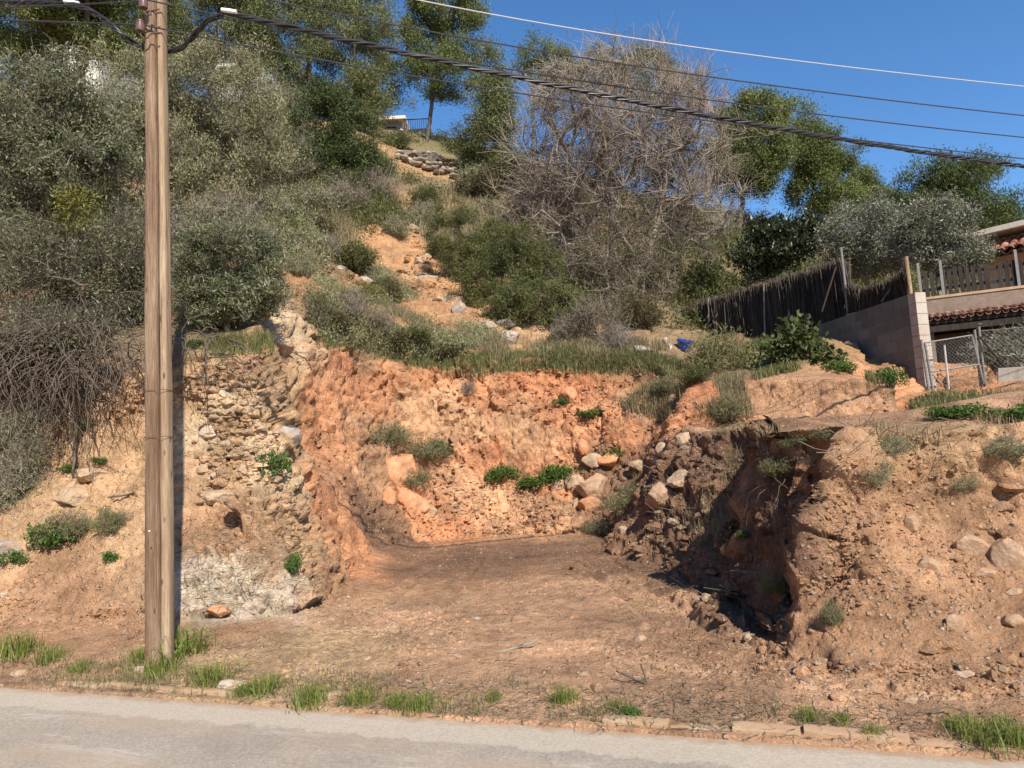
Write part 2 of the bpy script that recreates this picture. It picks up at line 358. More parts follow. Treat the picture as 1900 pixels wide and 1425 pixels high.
def soil_colours():
    pts, cols = [], []
    for it in CPTS.replace('\n', '').split(';'):
        nme, px, py = it.split(); p, _ = hit(float(px), float(py))
        if p is None: continue
        pts.append(p); cols.append(SOIL[nme])
    pts = np.array(pts); cols = np.array(cols)
    v = TV.copy(); rr = np.hypot(v[:, 0], v[:, 1])
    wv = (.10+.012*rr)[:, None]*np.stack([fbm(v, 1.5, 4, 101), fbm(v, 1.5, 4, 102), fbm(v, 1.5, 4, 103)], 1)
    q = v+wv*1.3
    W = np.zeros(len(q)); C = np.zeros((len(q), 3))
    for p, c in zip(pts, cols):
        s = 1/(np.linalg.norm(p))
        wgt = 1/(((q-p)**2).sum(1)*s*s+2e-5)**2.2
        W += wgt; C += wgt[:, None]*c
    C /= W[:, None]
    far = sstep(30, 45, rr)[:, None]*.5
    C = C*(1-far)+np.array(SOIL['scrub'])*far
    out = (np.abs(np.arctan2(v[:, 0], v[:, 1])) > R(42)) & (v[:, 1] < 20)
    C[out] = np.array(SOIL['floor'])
    # patchy darker damp soil and paler crust
    k = rr < 30
    n = fbm(v[k], 2.3, 4, 111)
    C[k] *= (1+.22*np.clip(n, -1, 1))[:, None]
    return C
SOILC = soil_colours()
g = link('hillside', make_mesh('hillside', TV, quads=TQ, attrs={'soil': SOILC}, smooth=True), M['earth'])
tag(g, kind='structure')

# ------------------------------------------------------------------ plants: materials and generators
def leaf_mat(name, dark, light, trans=.25, rough=.6, spec=.25):
    m, n, l, b = new_mat(name)
    at = n.new('ShaderNodeAttribute'); at.attribute_name = 'tint'
    c = ramp(n, l, at.outputs['Fac'], [(0.0, dark), (.55, tuple(.5*(x+y) for x, y in zip(dark, light))), (1.0, light)])
    c = mix_rgb(n, l, .6, c, ramp(n, l, noise(n, l, coords(n), 1.3, 4), [(.3, (.7, .72, .7)), (.7, (1.25, 1.2, 1.2))]), 'MULTIPLY')
    l.new(c, b.inputs['Base Color']); b.inputs['Roughness'].default_value = rough
    b.inputs['Specular IOR Level'].default_value = spec
    tr = n.new('ShaderNodeBsdfTranslucent'); l.new(c, tr.inputs[0])
    mx = n.new('ShaderNodeMixShader'); mx.inputs[0].default_value = trans
    l.new(b.outputs[0], mx.inputs[1]); l.new(tr.outputs[0], mx.inputs[2])
    l.new(mx.outputs[0], n['Material Output'].inputs[0])
    return m
def bark_mat(name, a, c2, scale=18):
    m, n, l, b = new_mat(name); co = coords(n)
    mp = n.new('ShaderNodeMapping'); mp.inputs['Scale'].default_value = (1, 1, .3); l.new(co, mp.inputs[0])
    nz = noise(n, l, mp.outputs[0], scale, 6, .7)
    l.new(ramp(n, l, nz, [(.3, a), (.7, c2)]), b.inputs['Base Color']); b.inputs['Roughness'].default_value = .9
    b.inputs['Specular IOR Level'].default_value = .15
    bump(n, l, nz, b, .6, .02); return m
M['pine_leaf'] = leaf_mat('pine_needles', (.060, .086, .025), (.235, .26, .08))
M['pine_pale'] = leaf_mat('pale_pine_needles', (.08, .102, .038), (.24, .25, .10))
M['dome_leaf'] = leaf_mat('dome_pine_needles', (.042, .064, .018), (.15, .17, .048))
M['juniper'] = leaf_mat('juniper_leaf', (.035, .055, .016), (.12, .14, .042))
M['olive'] = leaf_mat('olive_leaf', (.085, .092, .052), (.26, .26, .175), .12, .45, .4)
M['olive_dark'] = leaf_mat('wild_olive_leaf', (.075, .085, .04), (.225, .23, .12), .15, .5, .35)
M['greygreen'] = leaf_mat('greygreen_leaf', (.13, .128, .055), (.36, .355, .19), .2)
M['heath'] = leaf_mat('heath_leaf', (.055, .068, .02), (.18, .18, .06))
M['brush'] = leaf_mat('brush_leaf', (.055, .05, .02), (.155, .132, .055))
M['yellow'] = leaf_mat('yellowgreen_leaf', (.10, .10, .018), (.26, .24, .05))
M['magnolia'] = leaf_mat('magnolia_leaf', (.014, .024, .010), (.055, .065, .02), .05, .42, .35)
M['weed'] = leaf_mat('weed_leaf', (.045, .095, .016), (.13, .21, .045), .3)
M['grass'] = leaf_mat('grass_blade', (.10, .14, .025), (.30, .33, .085), .3)
M['drygrass'] = leaf_mat('dry_grass_blade', (.15, .125, .06), (.40, .33, .19), .3)
M['mixgrass'] = leaf_mat('mixed_grass_blade', (.085, .105, .03), (.30, .27, .12), .3)
M['dead'] = leaf_mat('dead_leaf', (.15, .11, .07), (.36, .28, .19), .2)
M['bark_pine'] = bark_mat('pine_bark', (.07, .05, .038), (.22, .17, .13))
M['bark_grey'] = bark_mat('grey_bark', (.15, .12, .095), (.38, .32, .26))
M['bark_bare'] = bark_mat('bare_branch_bark', (.16, .13, .10), (.40, .335, .262), 9)
M['bark_dark'] = bark_mat('dark_bark', (.06, .045, .035), (.19, .15, .115))

def unit(a): return a/(np.linalg.norm(a, axis=-1, keepdims=True)+1e-9)
def in_lobes(lobes, n, rng, shell=.5):
    """points in a union of ellipsoids; lobes: centre, radii"""
    vol = np.array([l[1][0]*l[1][1]*l[1][2] for l in lobes])**.8
    pick = rng.choice(len(lobes), n, p=vol/vol.sum())
    d = unit(rng.normal(size=(n, 3))); r = (rng.random(n)*(1-shell)+shell*rng.random(n)**.15)**.5
    C = np.array([l[0] for l in lobes])[pick]; S = np.array([l[1] for l in lobes])[pick]
    return C+d*S*r[:, None]
def skeleton(trunks, targets, rng, step=.35, alpha=.25, bow=.08, wob=.12, start=0.3):
    P, par, L = [], [], []
    for tr in trunks:
        tr = np.array(tr, float); prev = -1 if not P else 0
        for a, b in zip(tr[:-1], tr[1:]):
            k = max(1, int(np.ceil(np.linalg.norm(b-a)/step)))
            for i in range(k if (a is tr[-2]) else k):
                q = a+(b-a)*(i+(1 if prev >= 0 or i else 0))/k if False else a+(b-a)*(i/k)
                P.append(q+rng.normal(size=3)*.06*step*(0 if prev < 0 else 1)); par.append(prev)
                L.append(0 if prev < 0 else L[prev]+np.linalg.norm(P[-1]-P[prev])); prev = len(P)-1
        P.append(tr[-1]); par.append(prev); L.append(L[prev]+np.linalg.norm(P[-1]-P[prev]))
    cap = len(P)+int(len(targets)*40)+10
    A = np.empty((cap, 3)); A[:len(P)] = P; Lg = np.empty(cap); Lg[:len(P)] = L
    par = list(par); n = len(P); total = max(L) if L else 1
    ok0 = np.ones(cap, bool); ok0[:n] = np.array(L) > start*total if start > 0 else True
    tn = A[:n][ok0[:n]]
    order = np.argsort(np.array([np.min(((tn-t)**2).sum(1)) for t in targets]))
    ends = []
    for ti in order:
        t = targets[ti]
        d = np.sqrt(((A[:n]-t)**2).sum(1)); c = d+alpha*Lg[:n]; c[~ok0[:n]] = 1e9
        i = int(np.argmin(c)); dist = d[i]; k = max(1, min(38, int(np.ceil(dist/step))))
        a = A[i].copy(); pr = i; side = rng.normal(size=3)
        for j in range(1, k+1):
            f = j/k
            q = a+(t-a)*f+np.array([0, 0, bow*dist*math.sin(math.pi*f)])+side*wob*dist*math.sin(math.pi*f)*.5+(rng.normal(size=3)*wob*step*.6 if j < k else 0)
            A[n] = q; par.append(pr); Lg[n] = Lg[pr]+np.linalg.norm(q-A[pr]); pr = n; n += 1
        ends.append(n-1)
    return A[:n], np.array(par), np.array(ends)
def radii(par, ends, tip, expo=2.3):
    n = len(par); c = np.zeros(n); c[ends] = 1
    for i in range(n-1, 0, -1):
        if par[i] >= 0: c[par[i]] += c[i]
    return tip*np.maximum(c, 1)**(1/expo)
def tubes(P, par, rad, k=4, rmax=None):
    """one prism per edge, rings shared in position"""
    i = np.where(par >= 0)[0]; a = P[par[i]]; b = P[i]
    rb = rad[i]; ra = np.minimum(rad[par[i]], rb*1.35)
    if rmax is not None: ra, rb = np.minimum(ra, rmax), np.minimum(rb, rmax)
    d = unit(b-a); ref = np.where(np.abs(d[:, 2:3]) < .9, np.array([[0, 0, 1.]]), np.array([[1., 0, 0]]))
    u = unit(np.cross(d, ref)); v = np.cross(d, u)
    ang = np.arange(k)*2*math.pi/k
    ring = np.cos(ang)[None, :, None]*u[:, None]+np.sin(ang)[None, :, None]*v[:, None]
    V = np.concatenate([a[:, None]+ring*ra[:, None, None], (b+d*rb[:, None]*.3)[:, None]+ring*rb[:, None, None]], 1).reshape(-1, 3)
    base = (np.arange(len(i))*2*k)[:, None]; j = np.arange(k); jn = (j+1) % k
    Q = np.stack([base+j, base+jn, base+k+jn, base+k+j], -1).reshape(-1, 4)
    return V, Q
def leaves(C, per, spread, L, W, rng, up=.3, squash=.8, out=None, lvar=.4):
    n = len(C)*per; c = np.repeat(C, per, 0)
    p = c+rng.normal(size=(n, 3))*spread*np.array([1, 1, squash])
    d = rng.normal(size=(n, 3)); d[:, 2] += up
    if out is not None: d = d+np.repeat(out, per, 0)
    d = unit(d); s = unit(np.cross(d, rng.normal(size=(n, 3))))
    l = (L*(1-lvar+2*lvar*rng.random(n)))[:, None]; w2 = .5*W*(l/L)
    V = np.stack([p, p+.45*l*d+w2*s, p+l*d, p+.45*l*d-w2*s], 1).reshape(-1, 3)
    Q = np.arange(n*4).reshape(-1, 4)
    tint = np.repeat(np.clip(np.repeat(rng.random(len(C)), per)*.55+rng.random(n)*.45, 0, 1), 4)
    return V, Q, tint
def twigs(C, per, L, r, rng, up=.5, out=None):
    n = len(C)*per; a = np.repeat(C, per, 0); d = rng.normal(size=(n, 3)); d[:, 2] += up
    if out is not None: d = d+np.repeat(out, per, 0)*1.2
    d = unit(d); l = (L*(.4+rng.random(n)))[:, None]
    mid = a+d*l*.55; d2 = unit(d+.5*rng.normal(size=(n, 3))); b = mid+d2*l*.5
    P = np.stack([a, mid, b], 1).reshape(-1, 3); k = np.arange(n)*3
    par = np.stack([-np.ones(n, int), k, k+1], 1).ravel(); rad = np.tile(np.array([r, r*.8, r*.5]), n)
    return tubes(P, par, rad, 3)
def join(*parts):
    V, Q, T, o = [], [], [], 0
    for p in parts:
        V.append(p[0]); Q.append(p[1]+o); o += len(p[0]); T.append(p[2] if len(p) > 2 else np.full(len(p[0]), .5))
    return np.concatenate(V), np.concatenate(Q), np.concatenate(T)

SPECIES = {
 'pine':    dict(leaf='pine_leaf', bark='bark_pine', per=210, spread=.26, L=.16, W=.040, up=.6, tip=.010, tw=2, twL=.5, step=.5, alpha=.15, shell=.45, bow=.05),
 'palepine': dict(leaf='pine_pale', bark='bark_pine', per=190, spread=.30, L=.17, W=.040, up=.6, tip=.010, tw=2, twL=.6, step=.5, alpha=.15, shell=.4, bow=.05),
 'dome':    dict(leaf='dome_leaf', bark='bark_pine', per=220, spread=.27, L=.16, W=.034, up=.6, tip=.012, tw=1, twL=.4, step=.5, alpha=.1, shell=.75, bow=.05),
 'juniper': dict(leaf='juniper', bark='bark_dark', per=130, spread=.19, L=.14, W=.038, up=.5, tip=.008, tw=1, twL=.3, step=.4, alpha=.2, shell=.6, bow=.05),
 'leafy':   dict(leaf='heath', bark='bark_dark', per=110, spread=.18, L=.12, W=.042, up=.3, tip=.008, tw=2, twL=.4, step=.4, alpha=.2, shell=.5, bow=.05),
 'wildolive': dict(leaf='olive_dark', bark='bark_grey', per=130, spread=.105, L=.068, W=.019, up=.3, tip=.004, tw=6, twL=.35, step=.22, alpha=.25, shell=.3, bow=.06),
 'greybush': dict(leaf='greygreen', bark='bark_grey', per=140, spread=.115, L=.062, W=.017, up=1.0, tip=.004, tw=7, twL=.42, step=.25, alpha=.35, shell=.35, bow=.02),
 'olive':   dict(leaf='olive', bark='bark_grey', per=120, spread=.125, L=.085, W=.020, up=.2, tip=.004, tw=3, twL=.35, step=.3, alpha=.25, shell=.5, bow=.06),
 'denseolive': dict(leaf='olive_dark', bark='bark_grey', per=120, spread=.075, L=.058, W=.014, up=.4, tip=.004, tw=3, twL=.22, step=.2, alpha=.25, shell=.5, bow=.06),
 'heath':   dict(leaf='heath', bark='bark_dark', per=120, spread=.09, L=.075, W=.018, up=.9, tip=.004, tw=2, twL=.25, step=.25, alpha=.25, shell=.6, bow=.03),
 'thicket': dict(leaf='brush', bark='bark_bare', per=45, spread=.25, L=.085, W=.026, up=.3, tip=.005, tw=7, twL=.6, step=.3, alpha=.25, shell=.4, bow=.03),
 'drybush': dict(leaf='brush', bark='bark_grey', per=36, spread=.12, L=.050, W=.015, up=.7, tip=.004, tw=9, twL=.35, step=.2, alpha=.3, shell=.4, bow=.03),
 'magnolia': dict(leaf='magnolia', bark='bark_dark', per=60, spread=.18, L=.14, W=.055, up=.6, tip=.007, tw=1, twL=.3, step=.35, alpha=.2, shell=.6, bow=.05),
 'yellow':  dict(leaf='yellow', bark='bark_dark', per=45, spread=.10, L=.055, W=.020, up=.3, tip=.004, tw=2, twL=.25, step=.2, alpha=.25, shell=.4, bow=.05),
 'greenbush': dict(leaf='weed', bark='bark_dark', per=80, spread=.11, L=.085, W=.015, up=.9, tip=.004, tw=2, twL=.2, step=.2, alpha=.25, shell=.5, bow=.03),
 'ivy':     dict(leaf='juniper', bark='bark_dark', per=30, spread=.13, L=.10, W=.075, up=.2, tip=.004, tw=2, twL=.3, step=.25, alpha=.25, shell=.5, bow=.03),
}
_seed = [100]
def plant(name, label, cat, sp, depth, trunks, lobes, n, group=None, kd=1.0, crown=True, foot=None, **over):
    """trunks: lists of photo pixels (with optional depth offset); lobes: pixel centre, pixel radii, depth offset"""
    S = dict(SPECIES[sp]); S.update(over); _seed[0] += 1; rng = np.random.default_rng(_seed[0])
    w3 = lambda px, py, o=0: pix(px, py, depth+o)
    b = w3(*trunks[0][0]); base, _ = drop(b[0], b[1]); base = base if abs(base[2]-b[2]) < 3 else b
    if foot: base = hit(*foot)[0]; depth = depth_of(base)
    root = empty(name, base); tag(root, label, cat, group)
    T = []
    for tr in trunks:
        pts = [w3(*q) for q in tr]; g0, _ = drop(pts[0][0], pts[0][1])
        if foot: pts = [base-np.array([0, 0, .1])]+pts[1:]
        elif abs(g0[2]-pts[0][2]) < 3: pts = [g0-np.array([0, 0, .12])]+[q for q in pts if q[2] > g0[2]+.05]
        T.append([q-base for q in pts])
    T = [t for t in T if len(t) > 1]
    if not T: T = [[np.array([0, 0, -.1]), w3(*lobes[0][:2])-base]]
    Lb = []
    for q in lobes:
        px, py, rx, ry = q[:4]; o = q[4] if len(q) > 4 else 0
        s = (depth+o)/F; Lb.append((w3(px, py, o)-base, (rx*s, rx*s*kd, ry*s)))
    tg = in_lobes(Lb, n, rng, S['shell'])
    sc_n = 2.2/max(l[1][0] for l in Lb); nz = fbm(tg, sc_n, 3, _seed[0])
    tg = tg[nz > S.get('gap', -.22)]
    c0 = np.mean([l[0] for l in Lb], 0); wisp = rng.random(len(tg)) < .12
    tg[wisp] = c0+(tg[wisp]-c0)*(1.08+.22*rng.random((wisp.sum(), 1)))
    gz = np.array([drop(*(q+base)[:2])[0][2] for q in tg])-base[2]
    tg = tg if foot else tg[tg[:, 2] > gz+.05]
    P, par, ends = skeleton(T, tg, rng, S['step'], S['alpha'], S['bow'])
    rad = radii(par, ends, S['tip'], S.get('expo', 2.3))
    cen = np.mean([l[0] for l in Lb], 0); out = unit(tg-cen)
    V, Q = tubes(P, par, rad, 5)
    wood = (V, Q)
    if S['tw']:
        wood = join(wood, twigs(P[ends], S['tw'], S['twL'], S['tip']*.8, rng, .6, out))[:2]
    link('trunk', make_mesh('trunk', wood[0], quads=wood[1], smooth=True), M[S['bark']], root)
    if crown and S['per']:
        V, Q, t = leaves(P[ends], S['per'], S['spread'], S['L'], S['W'], rng, S['up'], out=out*.4)
        link('crown', make_mesh('crown', V, quads=Q, attrs={'tint': t}), M[S['leaf']], root)
    return root

# ------------------------------------------------------------------ the trees on the ridge
plant('pine_tree', 'large olive-green pine at the upper left behind the leafy wild olive', 'tree', 'pine', 30, [[(150, 215), (152, 130), (158, 60), (165, -40)]],
      [(60, 30, 110, 75), (190, 20, 120, 65), (30, 110, 60, 40), (225, 85, 55, 45), (100, -60, 150, 60)], 609, 'pines along the ridge')
plant('pine_tree', 'pale airy pine directly right of the utility pole top', 'tree', 'palepine', 41, [[(400, 240), (395, 120), (405, 20)]],
      [(390, 40, 75, 60), (360, 100, 50, 35), (460, 60, 55, 55), (430, -30, 90, 50)], 377, 'pines along the ridge')
plant('pine_tree', 'broad pale pine rising over the dark juniper on the ridge', 'tree', 'palepine', 42, [[(570, 250), (575, 150), (570, 60), (580, -40)], [(650, 250), (655, 160), (660, 60), (655, -10)]],
      [(550, 60, 95, 75), (660, 70, 75, 80), (600, 150, 100, 60), (700, 175, 40, 50), (600, -40, 120, 60), (510, 140, 60, 50)], 754, 'pines along the ridge')
plant('pine_tree', 'tall dark-trunked pine above the stone ruin', 'tree', 'pine', 44, [[(792, 275), (797, 225), (803, 170), (812, 90), (818, 0), (820, -40)]],
      [(820, -10, 65, 60), (785, 60, 48, 50), (855, 75, 45, 55), (765, 130, 35, 30), (835, 145, 65, 45), (880, 20, 25, 30)], 478, 'pines along the ridge', start=.3)
plant('pine_tree', 'slim young pine with a thin pale trunk left of the bare tree', 'tree', 'palepine', 40, [[(921, 320), (920, 220), (917, 110)]],
      [(915, 125, 22, 38), (918, 180, 36, 45), (922, 230, 40, 40)], 174, 'pines along the ridge', tip=.008)
plant('pine_tree', 'dark rounded pine crown peeking over the left of the bare tree', 'tree', 'pine', 47, [[(990, 300), (988, 200), (985, 110)]],
      [(985, 100, 42, 28), (958, 145, 30, 40), (1035, 125, 50, 32), (1000, 150, 50, 35), (1100, 140, 60, 40), (1190, 150, 70, 60)], 333, 'pines along the ridge')
plant('pine_tree', 'full round pine against the sky right of the bare tree', 'tree', 'pine', 38, [[(1372, 430), (1380, 360), (1390, 290), (1400, 210)]],
      [(1395, 222, 66, 38), (1400, 280, 75, 50), (1380, 325, 65, 35), (1345, 260, 35, 45), (1430, 305, 24, 42)], 478, 'pines along the ridge')
plant('pine_tree', 'ragged pointed pine standing over the dark magnolia', 'tree', 'pine', 40, [[(1510, 440), (1508, 330), (1503, 210)]],
      [(1502, 235, 22, 38), (1510, 285, 48, 42), (1553, 290, 30, 35), (1512, 355, 46, 38), (1562, 372, 42, 32)], 391, 'pines along the ridge')
plant('pine_tree', 'small low pine between the pointed pine and the dome pine', 'tree', 'pine', 42, [[(1610, 450), (1606, 390), (1602, 330)]],
      [(1602, 345, 28, 28), (1615, 385, 48, 35)], 174, 'pines along the ridge')
plant('dome_pine', 'dense dome-shaped pine behind the right olive trees', 'tree', 'dome', 33, [[(1770, 540), (1772, 450), (1770, 360)]],
      [(1718, 362, 58, 48), (1780, 350, 70, 46), (1832, 385, 52, 45), (1765, 405, 95, 42)], 420)
plant('juniper_tree', 'dark green juniper below the pale pines left of the path', 'tree', 'juniper', 30, [[(620, 330), (618, 250), (615, 160)]],
      [(615, 185, 42, 42), (598, 235, 62, 52), (655, 250, 45, 45), (590, 300, 62, 42), (650, 305, 58, 40), (615, 335, 60, 30)], 420)
plant('leafy_bush', 'tall yellow-green bush beside the stone ruin under the tall pine', 'bush', 'leafy', 40, [[(900, 325), (900, 270)], [(940, 330), (935, 290)]],
      [(900, 270, 52, 42), (855, 250, 45, 22), (945, 305, 45, 38), (880, 305, 30, 20)], 260)
plant('pine_tree', 'pale pine mostly hidden behind the pole top', 'tree', 'palepine', 46, [[(270, 240), (268, 120), (266, 20)]],
      [(270, 60, 80, 60), (310, 110, 60, 45), (240, 20, 70, 50), (330, 20, 60, 50)], 330, 'pines along the ridge')
plant('pine_tree', 'loose pine filling the gap left of the tall dark-trunked pine', 'tree', 'palepine', 47, [[(700, 250), (700, 160), (702, 60)]],
      [(700, 150, 45, 70), (690, 70, 45, 50), (650, 200, 50, 40)], 240, 'pines along the ridge')
plant('thicket', 'dull olive thicket covering the crest behind the huge grey bush', 'bush', 'thicket', 27, [[(440, 320), (440, 270)], [(520, 300), (520, 260)], [(360, 320), (360, 260)]],
      [(440, 270, 80, 60), (520, 260, 60, 50), (360, 270, 70, 60), (470, 320, 90, 40), (380, 330, 60, 40)], 420, leaf='heath', per=70, L=.1)
plant('thicket', 'brownish thicket on the crest left of the dark juniper', 'bush', 'thicket', 33, [[(540, 270), (540, 220)], [(480, 250), (480, 200)]],
      [(530, 215, 60, 50), (470, 200, 60, 55), (560, 260, 40, 35)], 240, leaf='olive_dark', per=70, L=.12)
# bare tree
bt = plant('bare_tree', 'large leafless grey tree with a wide twiggy crown', 'tree', 'thicket', 23, [[(1142, 585), (1141, 500), (1137, 420), (1130, 340)], [(1150, 580), (1190, 500), (1215, 420), (1235, 330)], [(1138, 580), (1110, 480), (1075, 400), (1050, 330)]],
      [(1140, 190, 165, 85), (1060, 300, 125, 120), (1265, 260, 105, 115), (1180, 360, 150, 110), (1010, 400, 80, 90), (1300, 380, 80, 90), (1150, 250, 190, 110)], 1250,
      crown=False, gap=-.6, tw=9, twL=.9, tip=.0105, bark='bark_bare', step=.35, shell=.35, bow=.03, alpha=.3, expo=2.2)
for lab, d, tr, lb, n, kw in (
    ('olive-brown thicket filling the lower left of the bare tree', 26, [[(1010, 500), (1005, 430)], [(960, 470), (970, 410)]], [(1000, 430, 75, 75), (960, 400, 45, 55), (1050, 470, 60, 60)], 260, {}),
    ('tangled brown thicket at the foot of the bare tree', 21.5, [[(1110, 585), (1110, 520)], [(1190, 585), (1195, 520)]], [(1100, 520, 75, 70), (1190, 530, 75, 65), (1150, 460, 80, 60)], 330, {}),
    ('green-tinged thicket between the bare tree and the brushwood fence', 26, [[(1280, 570), (1280, 510)], [(1330, 545), (1330, 500)]], [(1275, 490, 65, 75), (1330, 520, 50, 45), (1230, 540, 40, 40)], 260, dict(leaf='heath', per=60)),
    ('tall ivy-coloured thicket behind the crown of the bare tree', 30, [[(1110, 430), (1110, 330)], [(1240, 420), (1240, 340)]], [(1110, 350, 100, 80), (1240, 350, 90, 90)], 300, dict(leaf='heath', per=35, L=.1))):
    plant('thicket', lab, 'bush', 'thicket', d, tr, lb, n, **kw)
# dark heath slope
for lab, d, tr, lb, n in (
    ('dark green heath bush at the upper right edge of the bare path', 22.5, [[(870, 490), (868, 440)]], [(860, 440, 68, 48), (835, 395, 34, 28), (905, 470, 60, 45), (860, 480, 55, 35), (830, 450, 40, 40)], 400),
    ('broad dark green heath bush in the middle of the slope', 19.6, [[(930, 560), (930, 510)], [(885, 540), (885, 510)]], [(930, 515, 82, 48), (880, 520, 45, 45), (985, 500, 60, 45), (920, 560, 80, 35), (960, 460, 60, 40)], 560),
    ('dark heath bush overhanging the grey boulders', 17.6, [[(1000, 605), (1000, 565)]], [(1000, 560, 78, 40), (950, 580, 50, 30), (1060, 580, 48, 38), (1000, 600, 80, 25)], 460)):
    plant('heath_bush', lab, 'bush', 'heath', d, tr, lb, n, 'dark heath bushes on the slope')
plant('dry_bush', 'brown dry bush right of the boulders above the orange cut', 'bush', 'drybush', 16.3, [[(1105, 650), (1105, 610)]], [(1105, 605, 55, 48), (1060, 625, 30, 25)], 200, per=50)
# left side
plant('wild_olive_tree', 'wild olive with a leaning trunk at the left edge above the bank', 'tree', 'wildolive', 12.2, [[(205, 650), (178, 580), (150, 490), (128, 420), (112, 300), (95, 190)], [(190, 630), (215, 500), (220, 400)]],
      [(60, 215, 120, 100), (110, 310, 110, 95), (40, 400, 100, 90), (195, 290, 55, 80), (10, 500, 70, 60), (130, 200, 90, 60)], 760)
plant('grey_bush', 'huge grey-green twiggy bush with pale tips behind the utility pole', 'bush', 'greybush', 14, [[(345, 560), (335, 460), (330, 380), (300, 260)], [(350, 560), (390, 440), (430, 340), (450, 230)], [(335, 560), (270, 420), (250, 300)]],
      [(400, 170, 105, 75), (320, 270, 115, 95), (455, 270, 75, 85), (385, 370, 110, 70), (255, 175, 75, 65), (480, 220, 40, 55), (250, 350, 60, 80)], 950)
plant('olive_shrub', 'dense olive-leaved shrub just right of the pole over the bank edge', 'bush', 'denseolive', 10.9, [[(420, 590), (425, 520)], [(370, 590), (370, 540)]], [(430, 480, 88, 58), (370, 540, 48, 55), (480, 535, 48, 42), (430, 560, 80, 40), (380, 590, 55, 35)], 620)
plant('brown_thicket', 'dark brown tangle of twigs under the wild olive', 'bush', 'drybush', 11, [[(60, 660), (60, 560)], [(130, 660), (150, 590)], [(250, 650), (255, 590)]], [(50, 560, 85, 75), (150, 560, 70, 55), (250, 560, 50, 70), (0, 640, 60, 60), (110, 480, 90, 60), (230, 480, 80, 70)], 620, bark='bark_dark', tw=9, twL=.4, leaf='olive_dark', per=60)
plant('yellow_shrub', 'small yellow-green shrub glowing between the wild olive branches', 'bush', 'yellow', 11.0, [[(150, 480), (148, 420)]], [(145, 395, 34, 42)], 60, tip=.002)
plant('hanging_bush', 'brownish plant hanging over the corner of the cut bank', 'bush', 'drybush', 10.6, [[(583, 585), (585, 570)]], [(583, 595, 22, 36), (588, 640, 17, 30)], 90, foot=(583, 590), leaf='heath', up=-1.2, per=50, bow=.1)
plant('feathery_bush', 'feathery grey-green plant on the bank at the left edge', 'bush', 'drybush', 8.3, [[(25, 930), (22, 915)]], [(20, 855, 48, 75), (40, 800, 30, 40), (25, 915, 45, 40)], 190, foot=(25, 930), leaf='greygreen', per=70, L=.045, W=.007, up=1.2)
plant('brown_thicket', 'dark leafless tangle hanging over the bank at the left edge', 'bush', 'drybush', 9.3, [[(60, 690), (60, 640)], [(140, 690), (140, 640)]], [(50, 625, 85, 60), (150, 620, 60, 50), (20, 690, 60, 50)], 330, bark='bark_dark', tw=10, twL=.35, per=45, leaf='olive_dark')
plant('brown_thicket', 'grey-brown thicket between the huge grey bush and the pole foot shrub', 'bush', 'drybush', 12.6, [[(330, 590), (330, 520)], [(260, 600), (260, 500)], [(500, 560), (500, 500)]], [(280, 460, 80, 80), (350, 480, 80, 80), (490, 470, 60, 60), (420, 420, 80, 50), (240, 560, 60, 60)], 520, leaf='olive_dark', per=60)
plant('brown_thicket', 'thicket rising behind the wild olive below the far house', 'bush', 'thicket', 17, [[(80, 420), (80, 300)], [(220, 400), (220, 280)]], [(100, 250, 130, 110), (230, 270, 90, 110), (30, 330, 80, 90)], 360, leaf='olive_dark', L=.07, per=70)
plant('leafy_bush', 'dull green bush rising behind the left part of the brushwood fence', 'bush', 'leafy', 25, [[(1310, 600), (1310, 550)], [(1370, 590), (1370, 555)]], [(1310, 535, 60, 50), (1370, 548, 45, 40), (1262, 560, 42, 45), (1330, 580, 80, 30)], 300)
# garden on the right
plant('magnolia_tree', 'dark glossy broadleaf tree behind the brushwood fence', 'tree', 'magnolia', 21, [[(1440, 570), (1440, 500), (1442, 430)]], [(1440, 455, 62, 42), (1402, 485, 30, 38), (1492, 440, 40, 34)], 260)
plant('olive_tree', 'silvery olive tree behind the fallen fence panel', 'tree', 'olive', 19.5, [[(1610, 570), (1605, 500), (1600, 430)]], [(1600, 420, 70, 48), (1620, 470, 75, 45), (1560, 445, 42, 42), (1640, 430, 45, 40)], 330, 'silvery olive trees in the garden')
plant('olive_tree', 'silvery olive tree beside the house roof over the picket fence', 'tree', 'olive', 17.6, [[(1745, 590), (1742, 510), (1740, 430)]], [(1735, 415, 60, 52), (1770, 465, 60, 42), (1700, 450, 38, 42), (1805, 490, 30, 22)], 330, 'silvery olive trees in the garden')

